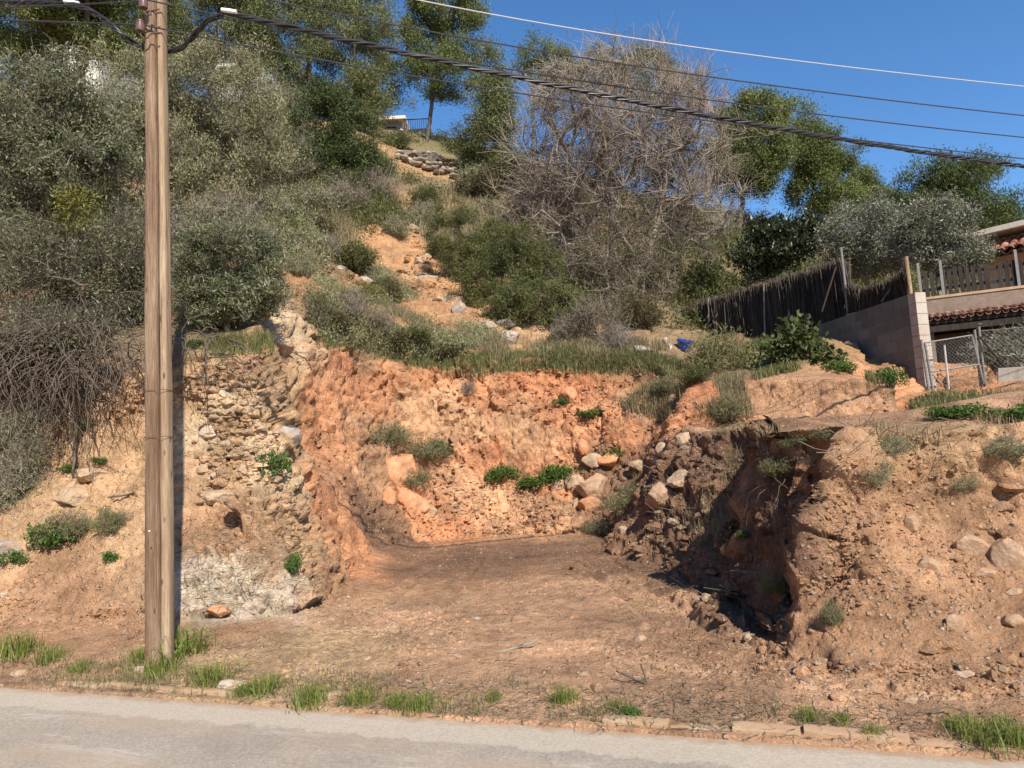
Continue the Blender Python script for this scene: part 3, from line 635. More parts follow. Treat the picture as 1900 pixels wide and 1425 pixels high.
# ------------------------------------------------------------------ pixels of ground points, for scattering
def project(P):
    q = np.asarray(P)-CAM; d = q@fwd
    d = np.where(d > .05, d, np.nan)
    return 950+F*(q@cr)/d, 712.5-F*(q@cu)/d, d
GX, GY, GD = project(TV)
def in_poly(x, y, poly):
    P = np.array(poly, float); Q = np.roll(P, -1, 0); ins = np.zeros(x.shape, bool)
    for (ax, ay), (bx, by) in zip(P, Q):
        with np.errstate(invalid='ignore', divide='ignore'):
            ins ^= ((ay > y) != (by > y)) & (x < (bx-ax)*(y-ay)/((by-ay) if by != ay else 1e-9)+ax)
    return ins
LASTPICK = [None]
RUIN = [(730, 272), (800, 268), (862, 296), (862, 342), (780, 345), (735, 310)]
def ground_points(poly, dmin, dmax, n, rng, clump=0, pw=2.0):
    """random ground points of a patch; patch outline given as seen in the photo, evened out to constant density on the ground"""
    with np.errstate(invalid='ignore'):
        k = np.where(in_poly(GX, GY, poly) & (GD > dmin) & (GD < dmax) & ~((GD > 30) & in_poly(GX, GY, RUIN)))[0]
    if len(k) == 0: return np.zeros((0, 3))
    wgt = GD[k]**pw
    if clump: wgt = wgt*sstep(-.1, .5, fbm(TV[k], clump, 3, int(rng.integers(1, 999))))
    pick = rng.choice(k, n, p=wgt/wgt.sum())
    LASTPICK[:] = [pick]
    jit = (TV[np.minimum(pick+1, len(TV)-1)]-TV[pick])*rng.random((n, 1))
    jit[np.abs(jit).max(1) > .4] = 0
    return TV[pick]+jit
def blades(B, h, wd, rng, lean=.5, var=.5):
    n = len(B); a = rng.random(n)*2*math.pi; hh = h*(1-var+2*var*rng.random(n))
    lx = lean*rng.random(n)*hh; dirv = np.stack([np.cos(a), np.sin(a), 0*a], 1)
    b2 = a+rng.normal(size=n)*.8+math.pi/2; s = np.stack([np.cos(b2), np.sin(b2), 0*a], 1)*(wd*(.6+.8*rng.random(n)))[:, None]*.5
    up = np.array([0, 0, 1.])
    p0 = B-up*.02; p1 = B+dirv*(.3*lx)[:, None]+up*(.6*hh)[:, None]; p2 = B+dirv*lx[:, None]+up*(hh*(1-.25*lean))[:, None]
    V = np.stack([p0-s, p0+s, p1+s*.75, p1-s*.75, p2+s*.12, p2-s*.12], 1).reshape(-1, 3)
    o = np.arange(n)[:, None]*6
    Q = np.concatenate([o+np.array([[0, 1, 2, 3]]), o+np.array([[3, 2, 4, 5]])])
    return V, Q, np.repeat(np.clip(rng.random(n), 0, 1), 6)
def sticks(C, D, L, r, rng, bend=.15):
    n = len(C); mid = C+D*(L*.5)[:, None]+rng.normal(size=(n, 3))*(bend*L)[:, None]*.5; e = C+D*L[:, None]
    P = np.stack([C, mid, e], 1).reshape(-1, 3); k = np.arange(n)*3
    par = np.stack([-np.ones(n, int), k, k+1], 1).ravel(); rad = np.repeat(r, 3)
    return tubes(P, par, rad, 3)
def stuff(name, parts, mat):
    V, Q, t = join(*parts); return tag(link(name, make_mesh(name, V, quads=Q, attrs={'tint': t}), mat), kind='stuff')

# ------------------------------------------------------------------ road, gutter, kerb
def along(t, off, z): p = ROAD_A+rd*t+rn*off; return (p[0], p[1], z)
def road_mat():
    m, n, l, b = new_mat('worn_asphalt'); co = coords(n)
    mp = n.new('ShaderNodeMapping'); mp.inputs['Rotation'].default_value = (0, 0, -math.atan2(rd[1], rd[0])); l.new(co, mp.inputs[0])
    st = n.new('ShaderNodeMapping'); st.inputs['Scale'].default_value = (.35, 2.2, 1); l.new(mp.outputs[0], st.inputs[0])
    c = ramp(n, l, noise(n, l, mp.outputs[0], 140, 3, .8), [(.3, (.235, .19, .147)), (.5, (.375, .312, .246)), (.7, (.51, .435, .35))])
    c = mix_rgb(n, l, 1.0, c, ramp(n, l, noise(n, l, mp.outputs[0], 42, 4, .8), [(.3, .72), (.7, 1.25)]), 'MULTIPLY')
    c = mix_rgb(n, l, 1.0, c, ramp(n, l, noise(n, l, mp.outputs[0], 1.1, 6, .65), [(.3, .78), (.7, 1.15)]), 'MULTIPLY')
    scuff = ramp(n, l, noise(n, l, st.outputs[0], 2.6, 9, .72, .6), [(.57, 0.), (.68, .75)])
    c = mix_rgb(n, l, scuff, c, (.55, .485, .395))
    dust = ramp(n, l, noise(n, l, st.outputs[0], 1.1, 8, .7, .3), [(.5, 0.), (.68, .6)])
    c = mix_rgb(n, l, dust, c, (.43, .31, .205))
    cr_ = n.new('ShaderNodeTexVoronoi'); cr_.feature = 'DISTANCE_TO_EDGE'; cr_.inputs['Scale'].default_value = .55
    wv = n.new('ShaderNodeMix'); wv.data_type = 'VECTOR'; wv.inputs[0].default_value = .12
    nz = n.new('ShaderNodeTexNoise'); nz.inputs['Scale'].default_value = 5; l.new(mp.outputs[0], nz.inputs['Vector'])
    l.new(mp.outputs[0], wv.inputs[4]); l.new(nz.outputs['Color'], wv.inputs[5]); l.new(wv.outputs[1], cr_.inputs['Vector'])
    crack = ramp(n, l, cr_.outputs['Distance'], [(.0, .5), (.004, 0.)])
    c = mix_rgb(n, l, crack, c, (.24, .20, .165))
    sx = n.new('ShaderNodeSeparateXYZ'); l.new(mp.outputs[0], sx.inputs[0])
    ad = n.new('ShaderNodeMath'); ad.operation = 'MULTIPLY_ADD'; l.new(noise(n, l, mp.outputs[0], 6, 6, .75), ad.inputs[0]); ad.inputs[1].default_value = .34; l.new(sx.outputs[1], ad.inputs[2])
    y0 = float(np.dot(rn, ROAD_A)); rm = n.new('ShaderNodeMapRange'); rm.inputs[1].default_value = y0-.20; rm.inputs[2].default_value = y0-.17; l.new(ad.outputs[0], rm.inputs[0])
    gc = ramp(n, l, noise(n, l, mp.outputs[0], 60, 5, .8), [(.3, (.34, .275, .205)), (.5, (.48, .40, .305)), (.7, (.60, .515, .41))])
    gm = n.new('ShaderNodeMath'); gm.operation = 'MULTIPLY'; l.new(rm.outputs[0], gm.inputs[0]); gm.inputs[1].default_value = .8
    c = mix_rgb(n, l, gm.outputs[0], c, gc)
    sr = n.new('ShaderNodeMapRange'); sr.inputs[1].default_value = y0+.07; sr.inputs[2].default_value = y0+.20; l.new(ad.outputs[0], sr.inputs[0])
    c = mix_rgb(n, l, sr.outputs[0], c, (.36, .225, .135))
    l.new(c, b.inputs['Base Color']); b.inputs['Roughness'].default_value = .92; b.inputs['Specular IOR Level'].default_value = .2
    bump(n, l, noise(n, l, mp.outputs[0], 160, 4, .8), b, .5, .01); return m
M['road'] = road_mat()
def concrete_mat(name, a, c2, sc=30, dirt=(.36, .24, .15), dirt_at=(.45, .7)):
    m, n, l, b = new_mat(name); co = coords(n)
    c = ramp(n, l, noise(n, l, co, sc, 7, .75), [(.3, a), (.7, c2)])
    c = mix_rgb(n, l, ramp(n, l, noise(n, l, co, 3.3, 7, .7, .4), [(dirt_at[0], 0.), (dirt_at[1], .85)]), c, dirt)
    l.new(c, b.inputs['Base Color']); b.inputs['Roughness'].default_value = .95; b.inputs['Specular IOR Level'].default_value = .15
    bump(n, l, noise(n, l, co, sc*2, 6, .75), b, .6, .012); return m
M['gutter'] = concrete_mat('gutter_concrete', (.33, .27, .205), (.50, .425, .335))
M['kerb'] = concrete_mat('kerb_concrete', (.34, .26, .17), (.56, .45, .31), 30, (.42, .255, .145), (.3, .52))
def sheet(name, mat, t0, t1, offs, nt_, zf, seed):
    ts = np.linspace(t0, t1, nt_); V = []
    for t in ts:
        for k, o in enumerate(offs):
            wob = .02*math.sin(t*1.1+seed)+.012*math.sin(t*5.3+seed*2)+.02*math.sin(t*17+seed)*math.sin(t*2.7)+.012*math.sin(t*41) if k in (0, len(offs)-1) and abs(o) < .5 and seed == 2 else 0
            V.append(along(t, o+wob, zf(t, o)))
    no = len(offs); i = np.arange(nt_*no).reshape(nt_, no)
    Q = np.stack([i[:-1, :-1], i[1:, :-1], i[1:, 1:], i[:-1, 1:]], -1).reshape(-1, 4)
    return tag(link(name, make_mesh(name, V, quads=Q, smooth=True), mat), kind='structure')
sheet('road', M['road'], -40, 40, [-7, -4, -2, -1, -.6, 0.1], 161, lambda t, o: .006, 1)
#sheet('gutter', M['gutter'], -30, 30, [-.36, -.2, -.02], 1600, lambda t, o: .010+.014*(o > -.1), 2)
rng = np.random.default_rng(7)
def block(c, size, ang, tilt, seed, bev=.15):
    """a worn concrete block: subdivided box with chipped, rounded edges"""
    g = np.linspace(-1, 1, 7); V = []; Q = []
    for ax in range(3):
        for s in (-1, 1):
            o = len(V)
            for a in g:
                for b in g:
                    p = [0, 0, 0]; p[ax] = s; p[(ax+1) % 3] = a; p[(ax+2) % 3] = b; V.append(p)
            for i in range(6):
                for j in range(6):
                    q = [o+i*7+j, o+(i+1)*7+j, o+(i+1)*7+j+1, o+i*7+j+1]; Q.append(q if s > 0 else q[::-1])
    V = np.array(V, float)*np.array(size)/2
    lim = np.array(size)/2; r = bev*min(size)
    inner = np.clip(V, -(lim-r), lim-r); dd = V-inner; ln = np.linalg.norm(dd, axis=1, keepdims=True)
    V = inner+np.where(ln > 1e-9, dd/np.maximum(ln, 1e-9)*np.minimum(ln, r), 0)
    V += .06*min(size)*np.stack([fbm(V+seed*3.1, 14, 3, 1), fbm(V+seed*3.1, 14, 3, 2), fbm(V+seed*3.1, 14, 3, 3)], 1)
    ca, sa = math.cos(ang), math.sin(ang); ct, st = math.cos(tilt), math.sin(tilt)
    V = V@np.array([[1, 0, 0], [0, ct, -st], [0, st, ct]]).T@np.array([[ca, -sa, 0], [sa, ca, 0], [0, 0, 1]]).T
    return V+np.array(c), np.array(Q)
kb = []; ra = math.atan2(rd[1], rd[0])
t = -14.0
while t < 16:
    L = rng.uniform(.32, .62); tx = along(t, .08, 0)
    px = project(np.array([[tx[0], tx[1], .05]]))[0][0]
    z = rng.uniform(-.11, -.06)
    if 150 < px < 480 or 1080 < px < 1560: z = rng.uniform(-.085, -.05)
    elif 1640 < px < 1790: z = rng.uniform(-.08, -.05)
    elif rng.random() < .4: z = -.12
    kb.append(block(along(t+L/2, .11+rng.uniform(-.015, .015), .03+z), (L-.012, .11, .17), ra+rng.normal()*.03, rng.normal()*.07, t))
    t += L
V, Q, _ = join(*kb)
tag(link('kerb', make_mesh('kerb', V, quads=Q, smooth=True), M['kerb']), kind='structure')

# ------------------------------------------------------------------ rocks
def rock_mat(name, a, b2, c2, bs=.8):
    m, n, l, b = new_mat(name); co = coords(n)
    c = ramp(n, l, noise(n, l, co, 5, 8, .7, .3), [(.3, a), (.5, b2), (.72, c2)])
    c = mix_rgb(n, l, .7, c, ramp(n, l, noise(n, l, co, 40, 5, .75), [(.3, .6), (.7, 1.35)]), 'MULTIPLY')
    c = mix_rgb(n, l, ramp(n, l, noise(n, l, co, 7, 6, .7), [(.46, 0.), (.62, .75)]), c, (.37, .225, .13))
    l.new(c, b.inputs['Base Color']); b.inputs['Roughness'].default_value = .93; b.inputs['Specular IOR Level'].default_value = .15
    bump(n, l, noise(n, l, co, 28, 7, .75), b, bs, .02); return m
M['rock_pale'] = rock_mat('pale_limestone', (.30, .195, .12), (.45, .325, .21), (.56, .445, .32))
M['rock_orange'] = rock_mat('orange_rock', (.44, .165, .075), (.60, .27, .13), (.64, .38, .22))
M['rock_brown'] = rock_mat('earthy_rock', (.26, .165, .10), (.42, .28, .18), (.54, .39, .26))
M['rock_grey'] = rock_mat('grey_limestone', (.20, .17, .145), (.36, .31, .27), (.50, .44, .38))
M['rock_white'] = rock_mat('white_limestone', (.36, .285, .21), (.50, .425, .34), (.60, .53, .44))
def ico(sub):
    t = (1+5**.5)/2
    V = [(-1, t, 0), (1, t, 0), (-1, -t, 0), (1, -t, 0), (0, -1, t), (0, 1, t), (0, -1, -t), (0, 1, -t), (t, 0, -1), (t, 0, 1), (-t, 0, -1), (-t, 0, 1)]
    Fc = [(0, 11, 5), (0, 5, 1), (0, 1, 7), (0, 7, 10), (0, 10, 11), (1, 5, 9), (5, 11, 4), (11, 10, 2), (10, 7, 6), (7, 1, 8), (3, 9, 4), (3, 4, 2), (3, 2, 6), (3, 6, 8), (3, 8, 9), (4, 9, 5), (2, 4, 11), (6, 2, 10), (8, 6, 7), (9, 8, 1)]
    V = [Vector(v).normalized() for v in V]
    for _ in range(sub):
        cache = {}; F2 = []
        def mid(a, b):
            k = (min(a, b), max(a, b))
            if k not in cache: V.append(((V[a]+V[b])/2).normalized()); cache[k] = len(V)-1
            return cache[k]
        for a, b, c in Fc:
            x, y, z = mid(a, b), mid(b, c), mid(c, a); F2 += [(a, x, z), (b, y, x), (c, z, y), (x, y, z)]
        Fc = F2
    return np.array([tuple(v) for v in V]), np.array(Fc)
ICO = {k: ico(k) for k in (0, 1, 3, 4)}
def rock_mesh(size, seed, sub=4, planes=13, rough=.05):
    D, Fc = ICO[sub]; r = np.random.default_rng(seed)
    nrm = unit(r.normal(size=(planes, 3))); h = .62+.3*r.random(planes)
    dots = D@nrm.T; rr = np.where(dots > .05, h[None]/np.maximum(dots, .05), 9).min(1); rr = np.minimum(rr, 1.05)
    V = D*rr[:, None]
    V = V*(1+rough*fbm(V+seed*.37, 2.5, 4, seed)+.35*rough*fbm(V+seed, 9, 3, seed+5))[:, None]
    return V*np.array(size)/2, Fc
def rock(px, py, wpx, hpx, mat, label, group=None, name='rock', deep=1.0, sink=.38, cat='rock', yaw=None):
    p, nn = hit(px, py)
    if p is None: return None
    d = depth_of(p); s = d/F; _seed[0] += 1; r = np.random.default_rng(_seed[0])
    size = (wpx*s*1.12, .5*(wpx+hpx)*s*deep*1.1, hpx*s*1.15)
    V, Fc = rock_mesh(size, _seed[0], 4 if wpx > 45 else 3)
    o = link(name, make_mesh(name, V, tris=Fc, smooth=False), M[mat])
    me = o.data; me.polygons.foreach_set('use_smooth', np.ones(len(me.polygons), bool)); 
    try: me.set_sharp_from_angle(angle=R(28))
    except Exception: pass
    o.location = p+nn*(.5-sink)*.5*size[2]*.6
    o.rotation_euler = (r.normal()*.1, r.normal()*.15, r.normal()*.3 if yaw is None else yaw)
    tag(o, label, cat, group); return o
G1 = 'boulders fallen from the orange cut'
for args in (
    (742, 872, 88, 100, 'rock_orange', 'bright orange boulder standing upright below the scrubby talus', None, 'boulder', .9, -.2),
    (760, 932, 70, 58, 'rock_orange', 'peach coloured boulder with a lean edge under the upright orange boulder', None, 'boulder', 1, .05),
    (800, 952, 34, 24, 'rock_pale', 'small pale stone at the foot of the two stacked boulders', None),
    (722, 925, 26, 40, 'rock_orange', 'narrow orange stone wedged left of the stacked boulders', None),
    (1210, 905, 0, 0, '', '', None),
    (940, 602, 44, 30, 'rock_grey', 'square grey boulder beneath the heath bush', None, 'boulder', 1, .1),
    (937, 630, 60, 34, 'rock_grey', 'flat slanting grey boulder on the bare ledge', None, 'boulder', 1, .1),
    (905, 605, 30, 20, 'rock_grey', 'small grey rock left of the square grey boulder', None),
    (850, 575, 28, 30, 'rock_grey', 'grey rock at the right foot of the bare path', None),
    (792, 520, 50, 26, 'rock_grey', 'grey outcrop slab in the bare path', None),
    (675, 525, 45, 22, 'rock_grey', 'grey outcrop left of the bare path', None),
    (1190, 652, 46, 22, 'rock_grey', 'blocky grey rock beside the white stone near the fence', None),
    (1243, 640, 20, 34, 'rock_white', 'upright white stone near the blue tub', None, 'stone', 1, 0),
    (1240, 672, 30, 16, 'rock_pale', 'pale stone lying on the terrace below the blue tub', None),
    (1094, 905, 62, 52, 'rock_brown', 'big pinkish brown boulder at the back corner of the lot', None, 'boulder', 1, .1),
    (1066, 893, 42, 36, 'rock_pale', 'pale boulder leaning left of the big pinkish boulder', None, 'boulder', 1, .1),
    (1092, 940, 44, 36, 'rock_orange', 'reddish boulder in front of the big pinkish boulder', None, 'boulder', 1, .1),
    (1070, 937, 20, 18, 'rock_pale', 'small round pale stone beside the reddish boulder', None),
    (1035, 900, 28, 22, 'rock_pale', 'yellowish block at the end of the green talus weeds', None),
    (1098, 855, 38, 24, 'rock_pale', 'yellow-white block in the rubble below the orange wall', None),
    (1132, 853, 40, 28, 'rock_orange', 'orange block right of the yellow-white block', None),
    (1082, 832, 26, 30, 'rock_orange', 'tall orange stone above the yellow-white block', None),
    (1055, 732, 28, 30, 'rock_orange', 'orange knob of rock near the top of the orange wall', None),
    (1250, 745, 22, 26, 'rock_pale', 'pale stone stuck in the dark grassy part of the orange wall', None),
    (1233, 835, 32, 26, 'rock_pale', 'yellow boulder at the foot of the dark grassy mound', None),
    (1268, 822, 26, 44, 'rock_pale', 'tilted white-topped slab on the terrace edge', None),
    (1185, 862, 36, 22, 'rock_pale', 'pinkish pale rock on the rubble slope', None),
    (1222, 855, 30, 18, 'rock_pale', 'pale flat rock right of the pinkish pale rock', None),
    (1265, 888, 54, 30, 'rock_pale', 'white angular rock lying on the brown rubble', None, 'boulder', 1, .1),
    (1230, 925, 62, 50, 'rock_brown', 'large brown block leaning out of the rubble slope', None, 'boulder', 1, .5),
    (1150, 925, 30, 24, 'rock_pale', 'pale stone in the shaded grassy rubble', None),
    (1800, 1015, 66, 40, 'rock_brown', 'flat tan boulder half buried in the right bank', None, 'boulder', 1, .3),
    (1868, 1038, 54, 76, 'rock_brown', 'upright tan boulder at the right side of the bank', None, 'boulder', 1, .2),
    (1828, 1062, 36, 20, 'rock_brown', 'low stone just below the flat tan boulder', None),
    (1690, 972, 32, 28, 'rock_brown', 'round brown stone in the middle of the right bank', None),
    (1720, 1050, 44, 28, 'rock_brown', 'brown clod with a dark hollow above on the right bank', None, 'clod'),
    (1770, 1155, 34, 30, 'rock_brown', 'brown clod casting a dark gap low on the right bank', None, 'clod'),
    (1880, 1155, 38, 30, 'rock_brown', 'brown stone under the upright boulder at the right', None),
    (1880, 1098, 30, 20, 'rock_brown', 'dark edged stone right below the upright tan boulder', None),
    (1525, 1232, 40, 22, 'rock_pale', 'pale stone cluster at the toe of the right bank', None),
    (1786, 1250, 42, 18, 'rock_white', 'whitish stone at the toe of the right bank', None),
    (1688, 1300, 34, 20, 'rock_pale', 'lone yellow stone on the strip near the kerb', None),
    (1862, 1242, 20, 16, 'rock_pale', 'small pale stone on the strip at the right edge', None),
    (1508, 1278, 22, 14, 'rock_pale', 'small tan stone between the lot and the right strip', None),
    (1312, 1110, 24, 18, 'rock_pale', 'small tan stone below the shaded rubble', None),
    (888, 1148, 16, 9, 'rock_white', 'small white stone lying in the middle of the lot', None),
    (1190, 1185, 22, 14, 'rock_pale', 'pale stone by the wheel rut in the lot', None),
    (170, 880, 62, 30, 'rock_pale', 'long pale boulder embedded in the left bank', None, 'boulder', 1, .3),
    (135, 925, 64, 36, 'rock_pale', 'tan boulder below the long pale boulder in the left bank', None, 'boulder', 1, .3),
    (390, 802, 34, 22, 'rock_white', 'white stone on the upper bank right of the pole', None),
    (455, 875, 36, 24, 'rock_pale', 'pale stone midway up the bank right of the pole', None),
    (375, 870, 22, 16, 'rock_pale', 'small pale stone beside the pole shadow', None),
    (405, 922, 60, 26, 'rock_pale', 'long cream ledge of rock right of the pole', None, 'boulder', 1, .35),
    (15, 1015, 46, 32, 'rock_grey', 'flat pale slab at the far left of the bank', None, 'boulder', 1, .3),
    (365, 1130, 28, 18, 'rock_white', 'white stone at the base of the bank by the pole', None),
    (407, 1134, 46, 22, 'rock_orange', 'orange lump of rock at the base of the white patch', None),
    (470, 1125, 40, 24, 'rock_white', 'cracked white rock right of the orange lump', None),
    (38, 1252, 30, 18, 'rock_pale', 'tan stone on the kerb line at the left edge', None),
    (432, 1270, 54, 18, 'rock_white', 'flat white stone among the kerb grass tufts', None),
    (215, 1245, 18, 12, 'rock_orange', 'small orange stone left of the pole foot', None),
    (262, 1243, 26, 12, 'rock_white', 'small white slab at the foot of the pole', None),
    (520, 645, 46, 40, 'rock_pale', 'cream rock at the top corner of the cut bank', None, 'boulder', 1, .3),
    (535, 810, 44, 44, 'rock_grey', 'grey cream rock under the dark hole of the cut bank', None, 'boulder', 1, .3),
    (480, 590, 40, 26, 'rock_orange', 'reddish white rock under the olive-leaved shrub', None, 'boulder', 1, .3),
    (600, 790, 40, 36, 'rock_orange', 'orange rock bulging from the left cut above a dark gap', None, 'boulder', 1, .2),
    (620, 1290, 40, 16, 'rock_pale', 'low pale stone among the middle kerb tufts', None)):
    if args[2]: rock(*args)
# loose stones: scattered over floor, toes of the banks and slopes, of the same earth as the ground they lie on
def stone_mat(name, stops):
    m, n, l, b = new_mat(name); at = n.new('ShaderNodeAttribute'); at.attribute_name = 'tint'
    c = ramp(n, l, at.outputs['Fac'], stops)
    c = mix_rgb(n, l, .7, c, ramp(n, l, noise(n, l, coords(n), 60, 4, .7), [(.3, .65), (.7, 1.3)]), 'MULTIPLY')
    l.new(c, b.inputs['Base Color']); b.inputs['Roughness'].default_value = .95; b.inputs['Specular IOR Level'].default_value = .12; return m
def stone_field(name, patches, rmin, rmax, rng, powr=2.5, pale=.12):
    D, Fc = ICO[1]; Ps, Cs = [], []
    for args in patches:
        P = ground_points(*args); Ps.append(P); Cs.append(SOILC[LASTPICK[0]])
    P = np.concatenate(Ps); C = np.concatenate(Cs); n = len(P)
    variants = []
    for k in range(12):
        r = np.random.default_rng(900+k); V, _ = rock_mesh((2, 2, 2), 900+k, 1, 7, .0); variants.append(V*(1+.35*(r.random((len(V), 1))-.5)))
    variants = np.array(variants)
    s = rmin+(rmax-rmin)*rng.random(n)**powr
    ang = rng.random(n)*2*math.pi; c, sn = np.cos(ang), np.sin(ang)
    sc = s[:, None]*(.55+.9*rng.random((n, 3))); sc[:, 2] *= .7
    U = variants[rng.integers(0, 12, n)]*sc[:, None]
    X = U[..., 0]*c[:, None]-U[..., 1]*sn[:, None]; Y = U[..., 0]*sn[:, None]+U[..., 1]*c[:, None]
    V = np.stack([X, Y, U[..., 2]], -1)+(P+np.array([0, 0, -.05])*s[:, None])[:, None]
    T = (Fc[None]+(np.arange(n)*len(D))[:, None, None]).reshape(-1, 3)
    br = .8+.4*rng.random((n, 1)); C = C*br
    w_ = (rng.random((n, 1)) < pale)*rng.random((n, 1))*.7; C = C*(1-w_)+np.array([.60, .50, .38])*w_
    me = make_mesh(name, V.reshape(-1, 3), tris=T, attrs={'soil': np.repeat(C, len(D), 0)})
    return tag(link(name, me, M['earth']), kind='stuff')
rng = np.random.default_rng(21)
LOT = [(350, 1180), (620, 1110), (740, 1010), (1120, 1000), (1330, 1150), (1480, 1270), (1900, 1270), (1900, 1380), (1000, 1320), (300, 1250)]
MESS = [(1100, 1000), (1060, 880), (1250, 830), (1420, 900), (1430, 1100), (1480, 1260), (1330, 1160)]
TOE = [(1300, 1120), (1480, 1230), (1900, 1230), (1900, 1300), (1500, 1300), (1250, 1100)]
stone_field('gravel', [(LOT, 3, 14, 9000, rng, .9, 1.6), (TOE, 3, 9, 3000, rng, 0, 1.5), (MESS, 4, 13, 3500, rng, 1.2),
    ([(0, 1100), (330, 1130), (330, 1230), (0, 1250)], 4, 9, 2500, rng, 1.0), ([(1440, 830), (1900, 800), (1900, 1260), (1500, 1240)], 4, 12, 3000, rng, 1.3, 1.5)], .004, .024, rng, 4)
stone_field('orange_rubble', [([(600, 680), (1250, 690), (1300, 790), (1050, 990), (760, 1010), (640, 1080), (560, 900)], 8, 15.5, 2600, rng, 1.0),
    ([(780, 870), (1050, 930), (1080, 1000), (780, 1010)], 8, 14.5, 1800, rng, 0)], .010, .055, rng, 4, .05)
stone_field('pale_rubble', [([(60, 770), (540, 640), (560, 1120), (330, 1150), (0, 1130), (0, 850)], 5, 10.5, 4200, rng, .9),
    ([(560, 500), (740, 430), (800, 500), (960, 640), (860, 660), (760, 620), (680, 560)], 12, 32, 2600, rng, .5)], .008, .07, rng, 5, .2)
stone_field('rubble', [([(1060, 870), (1250, 820), (1400, 900), (1400, 1100), (1300, 1120), (1100, 1000)], 5, 13, 330, rng, 0), (TOE, 3, 8, 110, rng, 0),
    ([(1550, 900), (1900, 900), (1900, 1230), (1600, 1200)], 3, 9, 40, rng, .9), (LOT, 3, 14, 50, rng, 0)], .02, .09, rng, 3.5, .2)
stone_field('path_rubble', [([(590, 470), (700, 420), (760, 400), (790, 480), (860, 560), (880, 620), (760, 590), (680, 540)], 14, 34, 420, rng, .4)], .04, .26, rng, 3.5, .3)
# straw, roots and twig litter
def litter(name, poly, dmin, dmax, n, L, r, mat, flat=.15, clump=0):
    P = ground_points(poly, dmin, dmax, n, rng, clump, 1.5); D = rng.normal(size=(n, 3)); D[:, 2] = np.abs(D[:, 2])*flat; D = unit(D)
    return sticks(P+np.array([0, 0, .008]), D, L*(.3+1.2*rng.random(n)), np.full(n, r), rng)
stuff('straw', [litter('s', LOT, 3, 14, 1500, .10, .0022, None, .1, .9), litter('s', [(0, 1220), (1900, 1330), (1900, 1400), (0, 1275)], 3, 8, 1600, .11, .002, None, .2),
    litter('s', [(1060, 870), (1300, 790), (1900, 780), (1900, 850), (1480, 860), (1430, 1100), (1300, 1130)], 4, 13, 420, .22, .003, None, .3, .9),
    litter('s', [(330, 960), (560, 940), (600, 1120), (340, 1150)], 5, 10, 500, .25, .0025, None, .2)], M['dead'])
# ------------------------------------------------------------------ grass and low cover nobody could count
rng = np.random.default_rng(33)
LEDGE = [(590, 600), (700, 590), (800, 640), (880, 660), (1000, 655), (1150, 655), (1230, 680), (1190, 700), (1000, 690), (870, 700), (760, 680), (690, 660), (600, 650)]
def grass(poly, dmin, dmax, n, h, w2, lean=.6, clump=0, var=.5): return blades(ground_points(poly, dmin, dmax, n, rng, clump), h, w2, rng, lean, var)
stuff('grass', [grass(LEDGE, 11, 17, 26000, .12, .010, .9), grass([(1000, 650), (1180, 655), (1190, 690), (1010, 690)], 11, 17, 9000, .12, .016, .8),
    grass([(1180, 660), (1330, 690), (1400, 640), (1540, 640), (1560, 665), (1480, 690), (1340, 720), (1220, 700)], 11, 17, 14000, .17, .013, .8, .5),
    grass([(1540, 650), (1620, 690), (1720, 740), (1900, 740), (1900, 790), (1720, 780), (1600, 700)], 8, 17, 2800, .16, .012, .8, .6),
    grass([(0, 1215), (350, 1240), (800, 1290), (1250, 1330), (1900, 1355), (1900, 1395), (1200, 1350), (700, 1325), (0, 1262)], 3, 8, 1500, .06, .005, 1.0, 1.6),
    grass([(380, 640), (500, 630), (510, 660), (390, 660)], 7, 11, 3500, .14, .008, .6)], M['mixgrass'])
stuff('dry_grass', [grass([(560, 560), (700, 540), (800, 620), (900, 640), (1080, 640), (1250, 650), (1100, 690), (760, 660), (600, 640)], 10, 18, 14000, .26, .010, .8, .7),
    grass([(530, 300), (700, 280), (780, 420), (740, 440), (560, 500), (500, 420)], 14, 45, 17000, .45, .02, .7, .3),
    grass([(760, 400), (860, 340), (960, 420), (830, 520)], 18, 45, 5000, .45, .02, .7),
    grass([(1100, 700), (1380, 700), (1400, 780), (1260, 800), (1150, 760)], 9, 14, 3600, .22, .008, .9, .9),
    grass([(1280, 790), (1900, 770), (1900, 830), (1450, 850)], 5, 13.5, 2200, .10, .006, 1.2, 1.3),
    grass([(1080, 920), (1230, 830), (1420, 850), (1400, 1100), (1250, 1080)], 5, 13, 1700, .18, .005, 1.4, .9),
    grass([(0, 1200), (350, 1230), (1900, 1320), (1900, 1385), (900, 1330), (0, 1270)], 3, 8, 2600, .05, .004, 1.4, 1.6)], M['drygrass'])
stuff('undergrowth', [leaves(ground_points([(500, 250), (760, 260), (900, 300), (1400, 420), (1560, 520), (1300, 600), (1050, 560), (900, 420), (800, 380), (740, 420), (560, 500), (520, 400)], 18, 50, 9000, rng, .25)+np.array([0, 0, .18]), 16, .25, .13, .04, rng, .8),
    leaves(ground_points([(0, 200), (530, 200), (540, 480), (300, 620), (0, 620)], 11, 45, 7000, rng, .25)+np.array([0, 0, .2]), 16, .25, .12, .04, rng, .8),
    leaves(ground_points([(1250, 600), (1560, 480), (1900, 480), (1900, 560), (1560, 600), (1260, 620)], 17, 45, 3000, rng, 0)+np.array([0, 0, .2]), 16, .25, .12, .04, rng, .8)], M['heath'])
